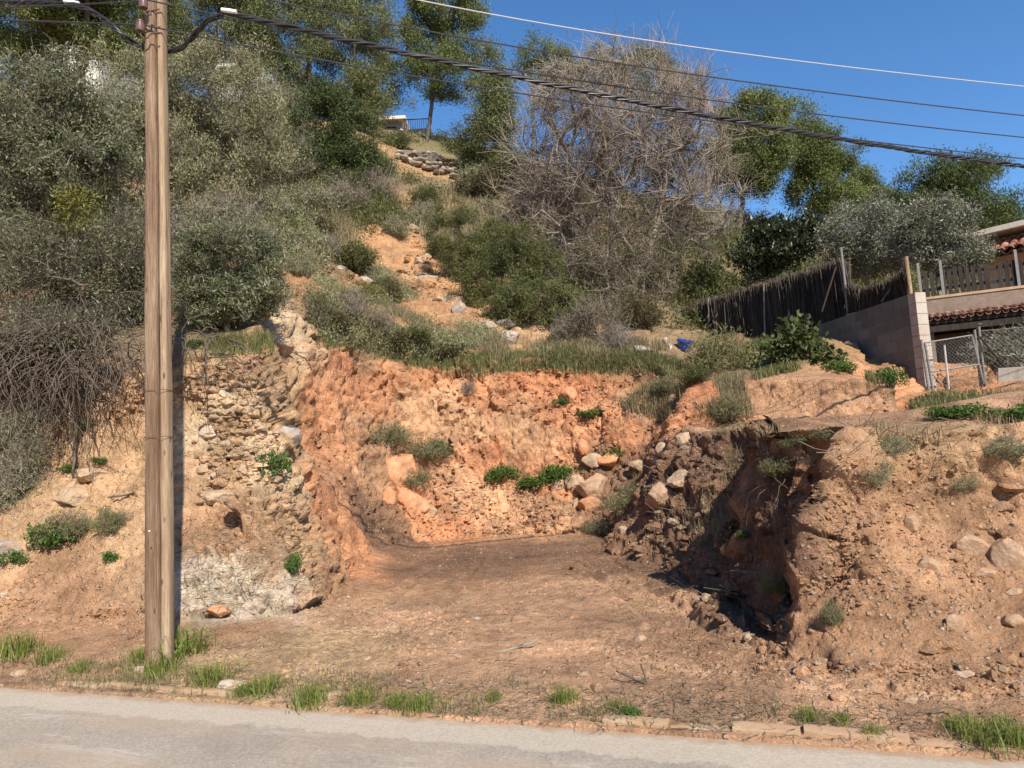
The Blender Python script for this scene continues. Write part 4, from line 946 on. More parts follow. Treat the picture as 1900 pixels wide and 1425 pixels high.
stuff('scrub', [leaves(ground_points([(540, 300), (720, 300), (780, 420), (700, 440), (560, 520), (500, 420)], 15, 45, 3000, rng, .35)+np.array([0, 0, .15]), 14, .2, .11, .025, rng, 1.2),
    leaves(ground_points([(560, 540), (700, 500), (820, 600), (1000, 650), (800, 670), (600, 640)], 10, 22, 3200, rng, .6)+np.array([0, 0, .1]), 14, .12, .06, .014, rng, 1.2),
    leaves(ground_points([(760, 270), (880, 280), (900, 340), (760, 340)], 30, 48, 800, rng, 0)+np.array([0, 0, .2]), 14, .25, .14, .035, rng, 1.2)], M['greygreen'])
# roots and dry runners hanging over the edge of the left bank
def vines(n, x0, x1, yt, yb, dep, seed, r0=.006):
    r = np.random.default_rng(seed); P, par, rad = [], [], []
    for _ in range(n):
        px = r.uniform(x0, x1); a = pix(px, r.uniform(*yt), dep+r.uniform(-.3, .7)); L = r.uniform(*yb)
        d = np.array([r.normal()*.6, -abs(r.normal())*.5, .1]); k = 12; s = L/k; rr = r0*r.uniform(.5, 1.6); prev = -1
        for j in range(k+1):
            P.append(a.copy()); par.append(prev); rad.append(rr*(1-.6*j/k)); prev = len(P)-1
            d = d+r.normal(size=3)*.28+np.array([0, 0, -.22]); d = d/np.linalg.norm(d); a = a+d*s
    return tubes(np.array(P), np.array(par), np.array(rad), 4)
M['bark_root'] = bark_mat('root_bark', (.05, .038, .03), (.20, .155, .115), 9)
def vine_thing(label, args, extra=None, mat='bark_root'):
    V, Q = vines(*args); base = V.mean(0)
    o = link('roots', make_mesh('roots', V-base, quads=Q, smooth=True), M[mat]); o.location = base
    tag(o, label, None, None, 'stuff')
vine_thing('thick curtain of dry roots hanging over the left bank', (420, -20, 190, (590, 700), (.7, 1.5), 9.1, 5, .0055))
vine_thing('finer dry runners draping behind the pole over the bank', (110, 190, 420, (610, 680), (.5, 1.0), 9.2, 6, .006))
vine_thing('thin roots trailing down the orange side of the cut', (24, 600, 690, (650, 690), (.6, 1.6), 11.7, 8, .0035), None, 'bark_dark')
vine_thing('dark roots dangling from the shaded nose of the right mound', (26, 1420, 1540, (860, 930), (.3, .7), 6.8, 9, .0035), None, 'bark_dark')

# ------------------------------------------------------------------ shrubs and weeds: prototypes copied onto the slope
def proto(kind, seed):
    r = np.random.default_rng(seed)
    par = dict(
      heath=('heath', 'bark_dark', 70, (.5, .5, .42), .45, 90, .10, .07, .018, .9, 3, .25),
      grey=('greygreen', 'bark_grey', 60, (.5, .5, .40), .4, 80, .10, .07, .014, 1.3, 6, .3),
      dry=('dead', 'bark_grey', 60, (.5, .5, .45), .45, 22, .11, .06, .014, .8, 10, .4),
      olivegreen=('brush', 'bark_dark', 70, (.5, .5, .45), .45, 80, .11, .07, .022, .6, 4, .25),
      weed=('weed', 'bark_dark', 26, (.5, .5, .28), .25, 40, .11, .13, .05, .7, 0, .2),
      yellow=('yellow', 'bark_dark', 50, (.5, .5, .4), .4, 70, .11, .07, .022, .6, 3, .25),
      talus=('mixgrass', 'bark_grey', 60, (.55, .55, .35), .32, 60, .11, .09, .016, 1.0, 6, .3))[kind]
    leaf, bark, n, rad, zc, per, spread, L, W, up, tw, twL = par
    tg = in_lobes([((0, 0, zc), rad), ((.2, .1, zc*.8), tuple(.7*x for x in rad)), ((-.25, -.1, zc*.7), tuple(.7*x for x in rad))], n, r, .5)
    tg = tg[tg[:, 2] > .04]
    P, pa, ends = skeleton([[(0, 0, -.1), (0, 0, .12)], [(0, 0, 0), (.12, .1, .15)], [(0, 0, 0), (-.12, -.06, .15)]], tg, r, .18, .3, .02, start=0)
    rd_ = radii(pa, ends, .006); out = unit(tg-np.array([0, 0, zc*.5]))
    wd = tubes(P, pa, rd_, 4)
    if tw: wd = join(wd, twigs(P[ends], tw, twL, .004, r, .8, out))[:2]
    V, Q, t = leaves(P[ends], per, spread, L, W, r, up, out=out*.4)
    return make_mesh('stems', wd[0], quads=wd[1], smooth=True), make_mesh('foliage', V, quads=Q, attrs={'tint': t}), bark, leaf
PROTO = {}
def shrub(kind, px, py, hpx, label, group=None, name='shrub', cat='shrub', wide=1.0):
    p, _ = hit(px, py)
    if p is None: return
    if kind not in PROTO: PROTO[kind] = [proto(kind, 500+hash_(kind)+k) for k in range(2)]
    _seed[0] += 1; r = np.random.default_rng(_seed[0])
    st, fo, bark, leaf = PROTO[kind][int(r.integers(0, 2))]
    root = empty(name, p, r.random()*6.28); s = hpx*depth_of(p)/F/.85
    root.scale = (s*wide, s*wide, s); tag(root, label, cat, group)
    link('stems', st, M[bark], root); link('foliage', fo, M[leaf], root)
def hash_(s): return sum(ord(c)*(i+3) for i, c in enumerate(s)) % 97
SH = '''heath|660|505|55|round dark green shrub left of the bare path in mid slope|1.2
grey|735|440|40|grey-green shrub at the bend of the bare path|1
grey|785|425|55|grey shrub on the right edge of the bare path|1
dry|700|375|55|dry grey-brown shrub on the slope above the path bend|1.3
dry|650|395|50|dry twiggy shrub left of the path bend|1.3
olivegreen|590|450|50|olive green shrub above the round dark shrub|1.2
grey|570|400|60|pale grey shrub under the crest of the left spur|1.3
grey|630|360|45|pale shrub below the dark juniper|1.4
heath|690|330|50|dark low shrub right below the juniper|1.3
heath|740|275|28|dark little bush at the left of the stone ruin|1.3
olivegreen|890|370|50|olive green shrub below the yellow-green bush|1.4
heath|790|385|40|dark shrub in the grass above the heath slope|1.2
olivegreen|720|560|40|small olive green shrub beside the foot of the bare path|1.1
yellow|690|560|40|yellow-green shrub left of the bare path foot|1
dry|610|480|40|dry shrub on the tan spur|1.2
grey|560|510|40|grey shrub at the edge of the tan spur|1.3
dry|650|590|50|pale dry shrub above the orange cut on the left|1.2
olivegreen|620|620|45|olive brown shrub at the brink above the left cut|1.3
heath|590|610|60|dark shrub right behind the corner of the cut bank|.8
dry|700|620|40|dry shrub in the ledge grass above the red clay|1.3
heath|760|640|32|low green shrub in the middle of the ledge grass|1.8
olivegreen|840|665|26|low brown-green shrub at the brink of the orange wall|1.8
grey|570|300|50|grey shrub on the upper left spur|1.4
dry|540|350|60|dry shrub hiding the crest of the left spur|1.4
grey|500|420|70|grey shrub between the huge grey bush and the spur|1.2
heath|820|480|40|small heath shrub left of the big heath bush|1.2
dry|1040|640|34|dry shrub beside the right boulder ledge|1.2
dry|1150|660|50|dry brown shrub where the ledge meets the rubble|1.2
olivegreen|1180|610|60|olive green shrub below the bare tree|1.3
grey|1300|450|70|grey shrub on the ridge right of the bare tree|1.4
olivegreen|1240|450|70|olive green shrub behind the right limbs of the bare tree|1.5
grey|1380|440|50|pale shrub at the foot of the round pine|1.5
heath|1460|430|40|dark bush on the ridge left of the pointed pine|1.6
heath|960|350|60|dark bush right of the yellow-green bush|1.5
heath|1010|380|60|dark bush behind the left limbs of the bare tree|1.5
dry|870|735|26|dry little shrub on the face of the orange wall|.9
talus|720|830|52|scrubby dry-green shrub left on the orange talus|1.2
talus|790|850|48|scrubby dry-green shrub right on the orange talus|1.3
talus|760|905|40|low scrub behind the stacked boulders|1.3
weed|815|835|22|green weed at the right of the talus scrub|1.3
weed|930|890|34|green weed low on the orange wall|1.4
weed|1030|890|36|green weed at the edge of the talus weeds|1.4
weed|985|905|28|faded weed between the two green weeds|1.6
weed|1095|775|22|bright weed in the upper right of the orange wall|2
weed|1040|750|14|small weed under the orange knob of rock|2
weed|1145|845|20|weed above the orange block in the rubble|1.4
weed|508|880|56|bushy green plant on the bank by the corner of the cut|.8
weed|540|1060|44|green plant at the base of the cut corner|.7
weed|360|645|20|green weed under the olive-leaved shrub|1.5
weed|130|875|18|green weed above the long pale boulder|1.7
weed|185|860|16|green weed right of the long pale boulder|1.6
weed|95|1010|52|green plant on the lower left bank|1.2
talus|120|1000|60|dry feathery plant on the lower left bank|1.1
weed|25|1045|30|green plant at the far left of the lower bank|1.4
talus|200|990|56|feathery weed left of the pole on the bank|.8
weed|205|1040|24|green weed below the feathery weed by the pole|.9
talus|150|800|34|thin grey weed on the bank under the hanging roots|1
talus|1450|880|44|grass-fringed weed on the nose of the right mound|1.2
talus|1480|830|30|dry grass bush on the crest of the right mound|1.6
talus|1540|815|26|grassy overhang on the crest of the right mound|1.8
grey|1655|845|40|grey-green weed on the upper right bank|1.1
grey|1625|895|36|grey-green weed mat below the pale outcrop of the right bank|1.4
grey|1790|910|26|small grey-green weed in the middle of the right bank|1.5
grey|1870|850|40|dry grey bush at the right end of the bank|1.6
talus|1440|1100|44|grassy clump at the foot of the right mound|1
talus|1545|1160|50|hanging grass tuft low on the right mound|.6
weed|1380|1000|20|weed in the shade of the right mound|1
talus|1170|950|56|matted grass clump on the shaded rubble|1
talus|1110|990|34|dry grass clump at the back corner of the lot|1.3
talus|1350|780|60|dark grassy clump hanging on the orange bank by the terrace|.8
talus|1240|730|40|dry grassy clump at the top of the right orange wall|1
heath|1290|710|30|low green clump on the terrace brink|1.5
weed|1800|775|34|leafy green weeds before the leaning panel|2
weed|1750|775|30|leafy green weeds at the foot of the gate|1.5
weed|1655|715|44|bright weed against the foot of the block wall|1
weed|1560|690|30|green weed at the left foot of the block wall|1.4
weed|1890|780|44|leafy bush at the right edge under the panel|1.3
weed|1170|1330|24|broad-leaved green plant in front of the kerb|1.3'''
for ln in SH.split('\n'):
    k, px, py, hp_, lab, wd_ = ln.split('|')
    isw = k in ('weed', 'talus')
    shrub(k, float(px), float(py), float(hp_), lab, None, 'weed' if isw else 'shrub', 'weed' if isw else 'shrub', float(wd_))
plant('green_shrub', 'bushy light green shrub on the terrace before the brushwood fence', 'bush', 'greenbush', 14.3, [[(1330, 690), (1330, 650)]], [(1330, 655, 38, 25), (1295, 670, 22, 14), (1365, 665, 25, 16), (1340, 640, 16, 24)], 120, foot=(1330, 690), leaf='mixgrass', per=70, spread=.15, gap=.0)
plant('ivy_bush', 'dark leafy bush growing at the joint of fence and block wall', 'bush', 'ivy', 14.6, [[(1480, 670), (1480, 630)]], [(1480, 630, 30, 24), (1520, 662, 25, 18), (1450, 648, 26, 18), (1540, 680, 20, 12)], 100, gap=-.05, foot=(1490, 665))

# ------------------------------------------------------------------ grass tufts along the kerb
def tuft_mesh(seed, h, lean, n):
    r = np.random.default_rng(seed); c = r.normal(size=(n, 3))*np.array([.11, .11, 0])
    V, Q, t = blades(c, h, .009, r, lean, .55)
    return make_mesh('grass_tuft', V, quads=Q, attrs={'tint': t})
TM = [tuft_mesh(600+k, .24, 1.0+.25*k, 210) for k in range(4)]
TUFT = '''30|1215|60|grass tuft at the left edge of the kerb strip
95|1225|40|second grass tuft from the left edge on the kerb strip
265|1225|40|short grass at the left side of the pole foot
335|1215|80|tall grass growing right against the pole foot
300|1250|50|grass in front of the pole foot
395|1265|56|grass tuft left of the flat white kerb stone
490|1285|50|grass tuft right of the flat white kerb stone
450|1290|34|low grass below the flat white kerb stone
575|1305|52|spiky grass tuft by the low pale kerb stone
665|1305|46|greyish grass tuft left of the paired kerb tufts
735|1310|40|yellowing half of the paired kerb tufts
780|1316|44|bright green half of the paired kerb tufts
915|1298|26|small grass tuft on the dirt edge of the lot
1045|1300|40|sparse grass tuft above the buried kerb
1500|1335|36|low spreading grass above the yellow kerb
1560|1340|30|low grass at the right end of the yellow kerb
1620|1368|34|grass spilling over the kerb onto the gutter
1830|1380|76|largest bright grass tuft at the right end of the kerb
1890|1378|60|grass tuft cut by the right edge of the picture
1780|1352|36|grass tuft left behind the largest right tuft
150|1245|30|flattened grass between the left tufts and the pole
1140|1315|26|thin grass beside the broad-leaved kerb plant'''
for k, ln in enumerate(TUFT.split('\n')):
    px, py, hp_, lab = ln.split('|'); p, _ = hit(float(px), float(py))
    o = link('grass_tuft', TM[k % 4], M['grass']); o.location = p; s = float(hp_)*depth_of(p)/F/.36
    o.scale = (s*1.1, s*1.1, s); o.rotation_euler = (0, 0, k*1.7); tag(o, lab, 'grass tuft', 'grass tufts along the kerb')
for lab, px, py, L, ang in (('forked dark stick lying at the right of the lot', 1195, 1270, .45, 2.2), ('pale stick lying in the middle of the lot', 965, 1205, .38, .05), ('dark branch lying on the bank left of the pole', 245, 920, .5, .5),
                            ('thin branch poking out of the cream corner rock', 545, 655, .7, 3.0)):
    p, nn = hit(px, py); r = np.random.default_rng(int(px)); P = [np.array([0, 0, .01])]; d = np.array([math.cos(ang), math.sin(ang), .05])
    for j in range(7): d = unit(d+r.normal(size=3)*.12); P.append(P[-1]+d*L/7*np.array([1, 1, .5]))
    b = P[3]+unit(d+np.array([.5, -.6, .2]))*L*.3; P.append(b)
    P = np.array(P); P = P-P.mean(0)+np.array([0, 0, .03]); V, Q = tubes(P, np.array([-1, 0, 1, 2, 3, 4, 5, 6, 3]), np.linspace(.014, .006, 9), 6)
    o = link('stick', make_mesh('stick', V, quads=Q, smooth=True), M['bark_dark' if 'dark' in lab else 'bark_bare']); o.location = p; tag(o, lab, 'stick')

# ------------------------------------------------------------------ utility pole: two timbers strapped together
def wood_mat(name, a, b2, c2, knots=True, sc=14):
    m, n, l, b = new_mat(name); co = coords(n)
    mp = n.new('ShaderNodeMapping'); mp.inputs['Scale'].default_value = (1, 1, .035); l.new(co, mp.inputs[0])
    g = noise(n, l, mp.outputs[0], sc*9, 8, .75, .3)
    c = ramp(n, l, g, [(.3, a), (.5, b2), (.7, c2)])
    lo = n.new('ShaderNodeMapping'); lo.inputs['Scale'].default_value = (4, 4, .45); l.new(co, lo.inputs[0])
    c = mix_rgb(n, l, .9, c, ramp(n, l, noise(n, l, lo.outputs[0], 1.6, 4, .6), [(.35, (.62, .50, .43)), (.6, (1.1, 1.08, 1.05))]), 'MULTIPLY')
    ck = n.new('ShaderNodeMapping'); ck.inputs['Scale'].default_value = (26, 26, .5); l.new(co, ck.inputs[0])
    c = mix_rgb(n, l, ramp(n, l, noise(n, l, ck.outputs[0], 1, 5, .6, .6), [(.34, .85), (.40, 0.)]), c, (.055, .038, .026))
    if knots:
        v = n.new('ShaderNodeTexVoronoi'); v.inputs['Scale'].default_value = 1; kp = n.new('ShaderNodeMapping'); kp.inputs['Scale'].default_value = (11, 11, 3.4); l.new(co, kp.inputs[0]); l.new(kp.outputs[0], v.inputs['Vector'])
        kn = ramp(n, l, v.outputs['Distance'], [(.07, .9), (.14, .0)])
        c = mix_rgb(n, l, kn, c, (.10, .055, .03))
    l.new(c, b.inputs['Base Color']); b.inputs['Roughness'].default_value = .85; b.inputs['Specular IOR Level'].default_value = .2
    bump(n, l, g, b, .7, .012); return m
M['timber'] = wood_mat('weathered_timber', (.095, .06, .038), (.235, .16, .105), (.38, .285, .20))
M['timber_pale'] = wood_mat('pale_timber', (.17, .118, .073), (.36, .262, .168), (.50, .39, .27))
M['oldwood'] = wood_mat('shaded_old_wood', (.018, .016, .014), (.038, .033, .028), (.08, .068, .057), False)  # shade on the pickets painted into this near-black tone
def plain(name, col, rough=.6, metal=0, var=.25, sc=25):
    m, n, l, b = new_mat(name)
    c = mix_rgb(n, l, 1.0, col, ramp(n, l, noise(n, l, coords(n), sc, 5, .7), [(.3, 1-var), (.7, 1+var)]), 'MULTIPLY')
    l.new(c, b.inputs['Base Color']); b.inputs['Roughness'].default_value = rough; b.inputs['Metallic'].default_value = metal; return m
M['cable'] = plain('black_cable', (.022, .022, .024), .5)
M['wire'] = plain('dark_wire', (.035, .035, .037), .5)
M['white_plastic'] = plain('white_plastic', (.75, .74, .70), .5, 0, .08)
M['white_cable'] = plain('dull_white_cable', (.50, .49, .47), .6, 0, .08)
M['ceramic'] = plain('brown_ceramic', (.13, .075, .055), .25)
M['rust'] = plain('rusty_steel', (.11, .075, .055), .8, .3)
M['galv'] = plain('galvanised_steel', (.20, .19, .175), .65, .2)
def sweep(pts, rad, k=8, closed_caps=True):
    P = np.array(pts, float); n = len(P); T = np.gradient(P, axis=0); T = unit(T)
    ref = np.array([0, 0, 1.]) if abs(T[0][2]) < .9 else np.array([1., 0, 0])
    u = unit(np.cross(T[0], ref)); V = []; rad = np.broadcast_to(np.asarray(rad, float), (n,))
    for i in range(n):
        u = unit(u-T[i]*np.dot(u, T[i])); v = np.cross(T[i], u)
        for j in range(k): a = 2*math.pi*j/k; V.append(P[i]+rad[i]*(math.cos(a)*u+math.sin(a)*v))
    Q = [[i*k+j, i*k+(j+1) % k, (i+1)*k+(j+1) % k, (i+1)*k+j] for i in range(n-1) for j in range(k)]
    V += [P[0], P[-1]]
    for j in range(k): Q.append([(j+1) % k, j, n*k, n*k]); Q.append([(n-1)*k+j, (n-1)*k+(j+1) % k, n*k+1, n*k+1])
    return np.array(V), np.array(Q)
def qmesh(name, parts, mat, parent=None, smooth=True, loc=None):
    V, Q, _ = join(*parts); deg = Q[:, 2] == Q[:, 3]
    o = link(name, make_mesh(name, V, quads=Q[~deg] if (~deg).any() else None, tris=Q[deg][:, :3] if deg.any() else None, smooth=smooth), mat, parent)
    if smooth:
        try: o.data.set_sharp_from_angle(angle=R(35))
        except Exception: pass
    return o
def box(c, s, rz=0, rx=0, ry=0):
    V = np.array([[x, y, z] for x in (-.5, .5) for y in (-.5, .5) for z in (-.5, .5)])*np.array(s)
    Rm = np.array(Matrix.Rotation(rz, 3, 'Z')@Matrix.Rotation(ry, 3, 'Y')@Matrix.Rotation(rx, 3, 'X'))
    return V@Rm.T+np.array(c), np.array([[0, 1, 3, 2], [4, 6, 7, 5], [0, 4, 5, 1], [2, 3, 7, 6], [0, 2, 6, 4], [1, 5, 7, 3]])
pb, _ = hit(300, 1236); PD = depth_of(pb); s_ = PD/F
pole = empty('utility_pole', pb); tag(pole, 'tall weathered wooden utility pole of two strapped timbers beside the road', 'utility pole')
def timber(pxs, wid, dep, off, seed):
    """a long beam following photo rows; slightly wavy, worn edges"""
    rows = np.linspace(-.3, 7.6, 80); k = 20; V = []
    for z in rows:
        t = z/5.8; cx = np.interp(t, [0, .33, .55, 1.0, 1.3], pxs)*s_; wv = wid*(1-.27*min(t, 1.05))
        for j in range(k):
            a = 2*math.pi*j/k; ca, sa = math.cos(a), math.sin(a); e = .55
            x = np.sign(ca)*abs(ca)**e*wv/2; y = np.sign(sa)*abs(sa)**e*dep/2
            V.append((cx+x, off+y, z))
    V = np.array(V); V[:, :2] += .006*np.stack([fbm(V*np.array([6, 6, 1.2])+seed, 1, 4, seed), fbm(V*np.array([6, 6, 1.2])+seed, 1, 4, seed+1)], 1)
    V[:, :2] += .003*np.stack([fbm(V*np.array([40, 40, 1.]), 1, 3, seed+4), fbm(V*np.array([40, 40, 1.]), 1, 3, seed+5)], 1)
    n = len(rows)
    Q = [[i*k+j, i*k+(j+1) % k, (i+1)*k+(j+1) % k, (i+1)*k+j] for i in range(n-1) for j in range(k)]
    V = np.concatenate([V, [V[-k:].mean(0)]]); Q += [[(n-1)*k+j, (n-1)*k+(j+1) % k, n*k, n*k] for j in range(k)]
    return V, np.array(Q)
qmesh('timber', [timber([-13, -12.5, -12, -9.5, -9.5], 30*s_, .12, 0, 3)], M['timber'], pole)
tb = qmesh('timber', [timber([10.5, 10, 9.5, 7.5, 7.5], 17*s_, .12, .02, 9)], M['timber_pale'], pole); tb['label'] = 'paler narrower timber on the right side'
for py in (718, 808):
    z = pix(300, py, PD)[2]-pb[2]
    ring = []
    for j in range(25):
        a = 2*math.pi*j/24; ca, sa = math.cos(a), math.sin(a)
        ring.append((-4*s_+24.5*(1-.25*z/5.8)*s_*np.sign(ca)*abs(ca)**.4, .082*np.sign(sa)*abs(sa)**.4+.01, z+.0))
    qmesh('strap', [sweep(ring, .0022, 5)], M['rust'], pole)
INS = []
for px, py in ((266, 4), (260, 47)):
    c = pix(px, py, PD+.44)-pb; INS.append(c+pb)
    prof = [(0, .048), (.022, .050), (.030, .040), (.037, .036), (.037, .028), (.033, .024), (.033, .012), (.038, .006), (.038, -.03), (.036, -.055), (.020, -.056), (0, -.05)]
    k = 16; V = []; Q = []
    for r_, z in prof:
        for j in range(k): a = 2*math.pi*j/k; V.append((c[0]+r_*math.cos(a), c[1]+r_*math.sin(a), c[2]+z))
    for i in range(len(prof)-1):
        for j in range(k): Q.append([i*k+j, i*k+(j+1) % k, (i+1)*k+(j+1) % k, (i+1)*k+j])
    ins = qmesh('insulator', [(np.array(V), np.array(Q))], M['ceramic'], pole)
    e = pix(283, py+16, PD+.44)-pb; hook = [c+(0, 0, -.05), c+(.004, 0, -.09), c+(.03, 0, -.125), c+(.065, 0, -.12), (e[0]-.02, e[1], e[2]), (e[0]+.06, e[1], e[2]+.01)]
    hk = np.array(hook); tt = np.linspace(0, 5, 26)
    hk = np.stack([np.interp(tt, range(6), hk[:, q]) for q in range(3)], 1)
    qmesh('bracket', [sweep(hk, .007, 7)], M['rust'], ins)
nail = pix(278, 985, PD-.10)-pb
qmesh('nail', [sweep([nail, nail+(0, -.012, 0)], .006, 8)], M['white_plastic'], pole)

# ------------------------------------------------------------------ cables
PT = PD+.46                                # the pole top is farther along the tilted view axis than its foot
RD = 9.6                                   # depth of the cables where they leave the picture on the right
def run(px, dl, dr, n=90, ext=True):
    """smooth line through photo points, receding from depth dl (left) to dr (right); carried on beyond the frame"""
    X = np.array([p[0] for p in px], float); Y = np.array([p[1] for p in px], float)
    xs = np.linspace(X[0], X[-1], n)
    c = np.polyfit((X-X.mean())/1000, Y, min(3, len(X)-1)); ys = np.polyval(c, (xs-X.mean())/1000)
    inv = np.interp(xs, [X[0], X[-1]], [1/dl, 1/dr])
    return np.array([pix(a, b, 1/i) for a, b, i in zip(xs, ys, inv)])
def cable(name, pts, r, mat, label, group=None):
    b = pts[0].copy(); o = qmesh(name, [sweep(pts-b, r, 6)], mat); o.location = b; tag(o, label, 'cable', group); return o
cable('cable', run([(700, -18), (763, 0), (1045, 50), (1140, 64), (1540, 121), (1900, 160), (2300, 200)], 6.9, 11), .0055, M['white_cable'], 'uppermost white cable crossing the open sky')
cable('cable', run([(400, -22), (498, 0), (700, 40), (1140, 116), (1540, 173), (1900, 214), (2300, 254)], 6.5, 10.5), .0068, M['wire'], 'second dark cable just below the white one')
cable('cable', run([(266, 0), (350, 15), (488, 44), (640, 74), (884, 119), (1140, 160), (1540, 215), (1900, 254), (2300, 290)], PT, 10.5), .0068, M['wire'], 'dark cable running from the upper insulator')
cable('cable', run([(260, 47), (411, 73), (500, 94), (640, 118), (900, 164), (1140, 202), (1311, 222), (1630, 264), (1900, 294), (2300, 336)], PT, 10.5), .0068, M['wire'], 'lowest dark cable running from the lower insulator')
cable('cable', run([(-300, 30), (0, 37), (120, 41), (258, 46)], 8.2, PT), .008, M['wire'], 'thin dark cable reaching the lower insulator from the left')
cable('cable', run([(-300, 20), (0, 14), (128, 9), (264, 2)], 8.2, PT), .007, M['wire'], 'thin wire reaching the upper insulator from the left')
def bundle(path, label, twist=.55, nstr=4, r=.0105, R0=.016):
    P = np.array(path); sg = np.concatenate([[0], np.cumsum(np.linalg.norm(np.diff(P, axis=0), axis=1))]); n = int(sg[-1]/.035)
    ss = np.linspace(0, sg[-1], n); P = np.stack([np.interp(ss, sg, P[:, q]) for q in range(3)], 1)
    T = unit(np.gradient(P, axis=0)); up = np.array([0, 0, 1.]); u = unit(np.cross(T, up)); v = np.cross(u, T)
    b = P[0].copy(); root = empty('twisted_cable', b); tag(root, label, 'cable')
    for k in range(nstr):
        a = 2*math.pi*(ss/twist+k/nstr)+.5*np.sin(ss*3.1+k); rr = R0*(1+.25*np.sin(ss*1.7+k*2))
        qmesh('strand', [sweep(P+u*(rr*np.cos(a))[:, None]+v*(rr*np.sin(a))[:, None]-b, r, 6)], M['cable'], root)
    return root
def smooth_path(px, n=60):
    X = np.array(px, float); t = np.arange(len(X)); tt = np.linspace(0, len(X)-1, n*len(X)//2)
    Q = np.stack([np.interp(tt, t, X[:, q]) for q in range(3)], 1)
    w5 = np.hanning(2*(n//2)//2+3); w5 = w5/w5.sum(); m_ = len(w5)//2
    Pd = np.concatenate([np.repeat(Q[:1], m_, 0), Q, np.repeat(Q[-1:], m_, 0)])
    Q = np.stack([np.convolve(Pd[:, q], w5, 'valid') for q in range(3)], 1)
    return [pix(*q) for q in Q]
rightrun = run([(411, 27), (525, 40), (640, 71), (770, 104), (1140, 184), (1540, 255), (1900, 306), (2300, 350)], PT-.12, 10.2)
bl = bundle(rightrun, 'thick twisted black cable bundle sweeping across to the right')
lp = bundle(smooth_path([(-260, 12, 8.4), (0, 4, 7.4), (128, 7, 7.0), (160, 16, 6.9), (184, 29, 6.85), (215, 55, PT+.05), (250, 82, PT+.18), (285, 95, PT+.22), (320, 95, PT+.22), (345, 84, PT+.2), (366, 60, PT+.08), (386, 37, PT-.06), (413, 27, PT-.12)], 24), 'black cable loop slung behind the pole from the left', .5, 3)
for root, px, py, d in ((bl, 425, 20, PT-.14), (lp, 133, 4, 7.0)):
    a = pix(px-14, py-2, d); e = pix(px+14, py+2, d); b = np.array(root.location)
    qmesh('clamp', [sweep([a-b, (a+e)/2-b, e-b], [.017, .019, .016], 10)], M['white_plastic'], root)

# ------------------------------------------------------------------ block wall, posts, brushwood fence
WA = pix(1703, 640, 13.8); WB = pix(1527, 620, 16.8)
wd3 = np.array([WB[0]-WA[0], WB[1]-WA[1], 0]); wl = np.linalg.norm(wd3); wd3 /= wl; wz = math.atan2(wd3[1], wd3[0]); wnv = np.array([wd3[1], -wd3[0], 0])
if wnv[0] > 0: wnv = -wnv                     # towards the cut, in shade
topz = pix(1690, 545, 13.8)[2]
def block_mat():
    m, n, l, b = new_mat('shaded_concrete_block'); co = coords(n)
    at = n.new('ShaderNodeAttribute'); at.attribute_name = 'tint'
    c = mix_rgb(n, l, at.outputs['Fac'], (.10, .092, .08), (.172, .158, .138))  # shade of the wall's cut side put into this low tone
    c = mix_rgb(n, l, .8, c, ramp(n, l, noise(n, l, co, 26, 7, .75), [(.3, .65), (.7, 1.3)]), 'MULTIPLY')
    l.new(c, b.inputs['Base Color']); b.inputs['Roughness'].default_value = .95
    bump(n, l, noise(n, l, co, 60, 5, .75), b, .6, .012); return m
M['block'] = block_mat(); M['mortar'] = concrete_mat('mortar', (.20, .175, .145), (.28, .25, .21), 40)
V_, Q_, T_ = [], [], []; o = 0
nc = 14; r = np.random.default_rng(77)
for c in range(nc):
    z = topz-.1-c*.2; x = -(.2 if c % 2 else 0)
    while x < wl-.05:
        x0, x1 = max(x, 0), min(x+.4, wl)
        if x1-x0 > .05:
            v, q = box(((x0+x1)/2, r.normal()*.0012, z), (x1-x0-.012, .2, .188)); V_.append(v); Q_.append(q+o); T_.append(np.full(8, r.random())); o += 8
        x += .4
bw = empty('block_wall', (WA[0], WA[1], topz-2.7), wz); tag(bw, 'grey concrete block wall stepping back from the gate, its cut side in shade and painted darker for it', 'wall')
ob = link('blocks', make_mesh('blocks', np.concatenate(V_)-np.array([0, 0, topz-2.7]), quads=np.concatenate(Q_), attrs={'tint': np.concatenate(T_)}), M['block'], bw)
v, q = box((wl/2, 0, 1.35), (wl-.006, .188, 2.7)); link('mortar', make_mesh('mortar', v, quads=q), M['mortar'], bw)
# end pier at the gate side, sunlight painted in as paler concrete
for k in range(10):
    pass
pierc = WA-wd3*.112
bp, qp = [], []
pk = [box((0, 0, topz-.1-c*.2), (.2, .215, .192), wz) for c in range(12)]
Vp, Qp, _ = join(*pk); Vp[:, :2] += pierc[:2]
pier = empty('block_pier', (pierc[0], pierc[1], topz-2.5)); tag(pier, 'stack of blocks ending the block wall beside the gate, sunlight painted into its paler colour', 'pier')
link('blocks', make_mesh('blocks', Vp-np.array([pierc[0], pierc[1], topz-2.5]), quads=Qp), concrete_mat('sunlit_concrete_block', (.36, .32, .27), (.50, .455, .39), 30), pier)
def pipe(name, a, b, rad, mat, parent=None, label=None, cat=None, group=None, origin=None):
    a = np.array(a); b = np.array(b); og = a if origin is None else np.array(origin)
    ob = qmesh(name, [sweep([a-og, (a+b)/2-og, b-og], rad, 10)], mat, parent)
    if parent is None: ob.location = a
    if label: tag(ob, label, cat, group)
    return ob
M['pole_pale'] = plain('pale_post_paint', (.45, .38, .28), .8, 0, .3)
pA = pix(1574, 580, 15.95); pAt = pix(1560, 459, 15.95)
pipe('fence_post', pA, pAt, .028, M['galv'], None, 'thin galvanised steel post at the end of the brushwood fence', 'post')
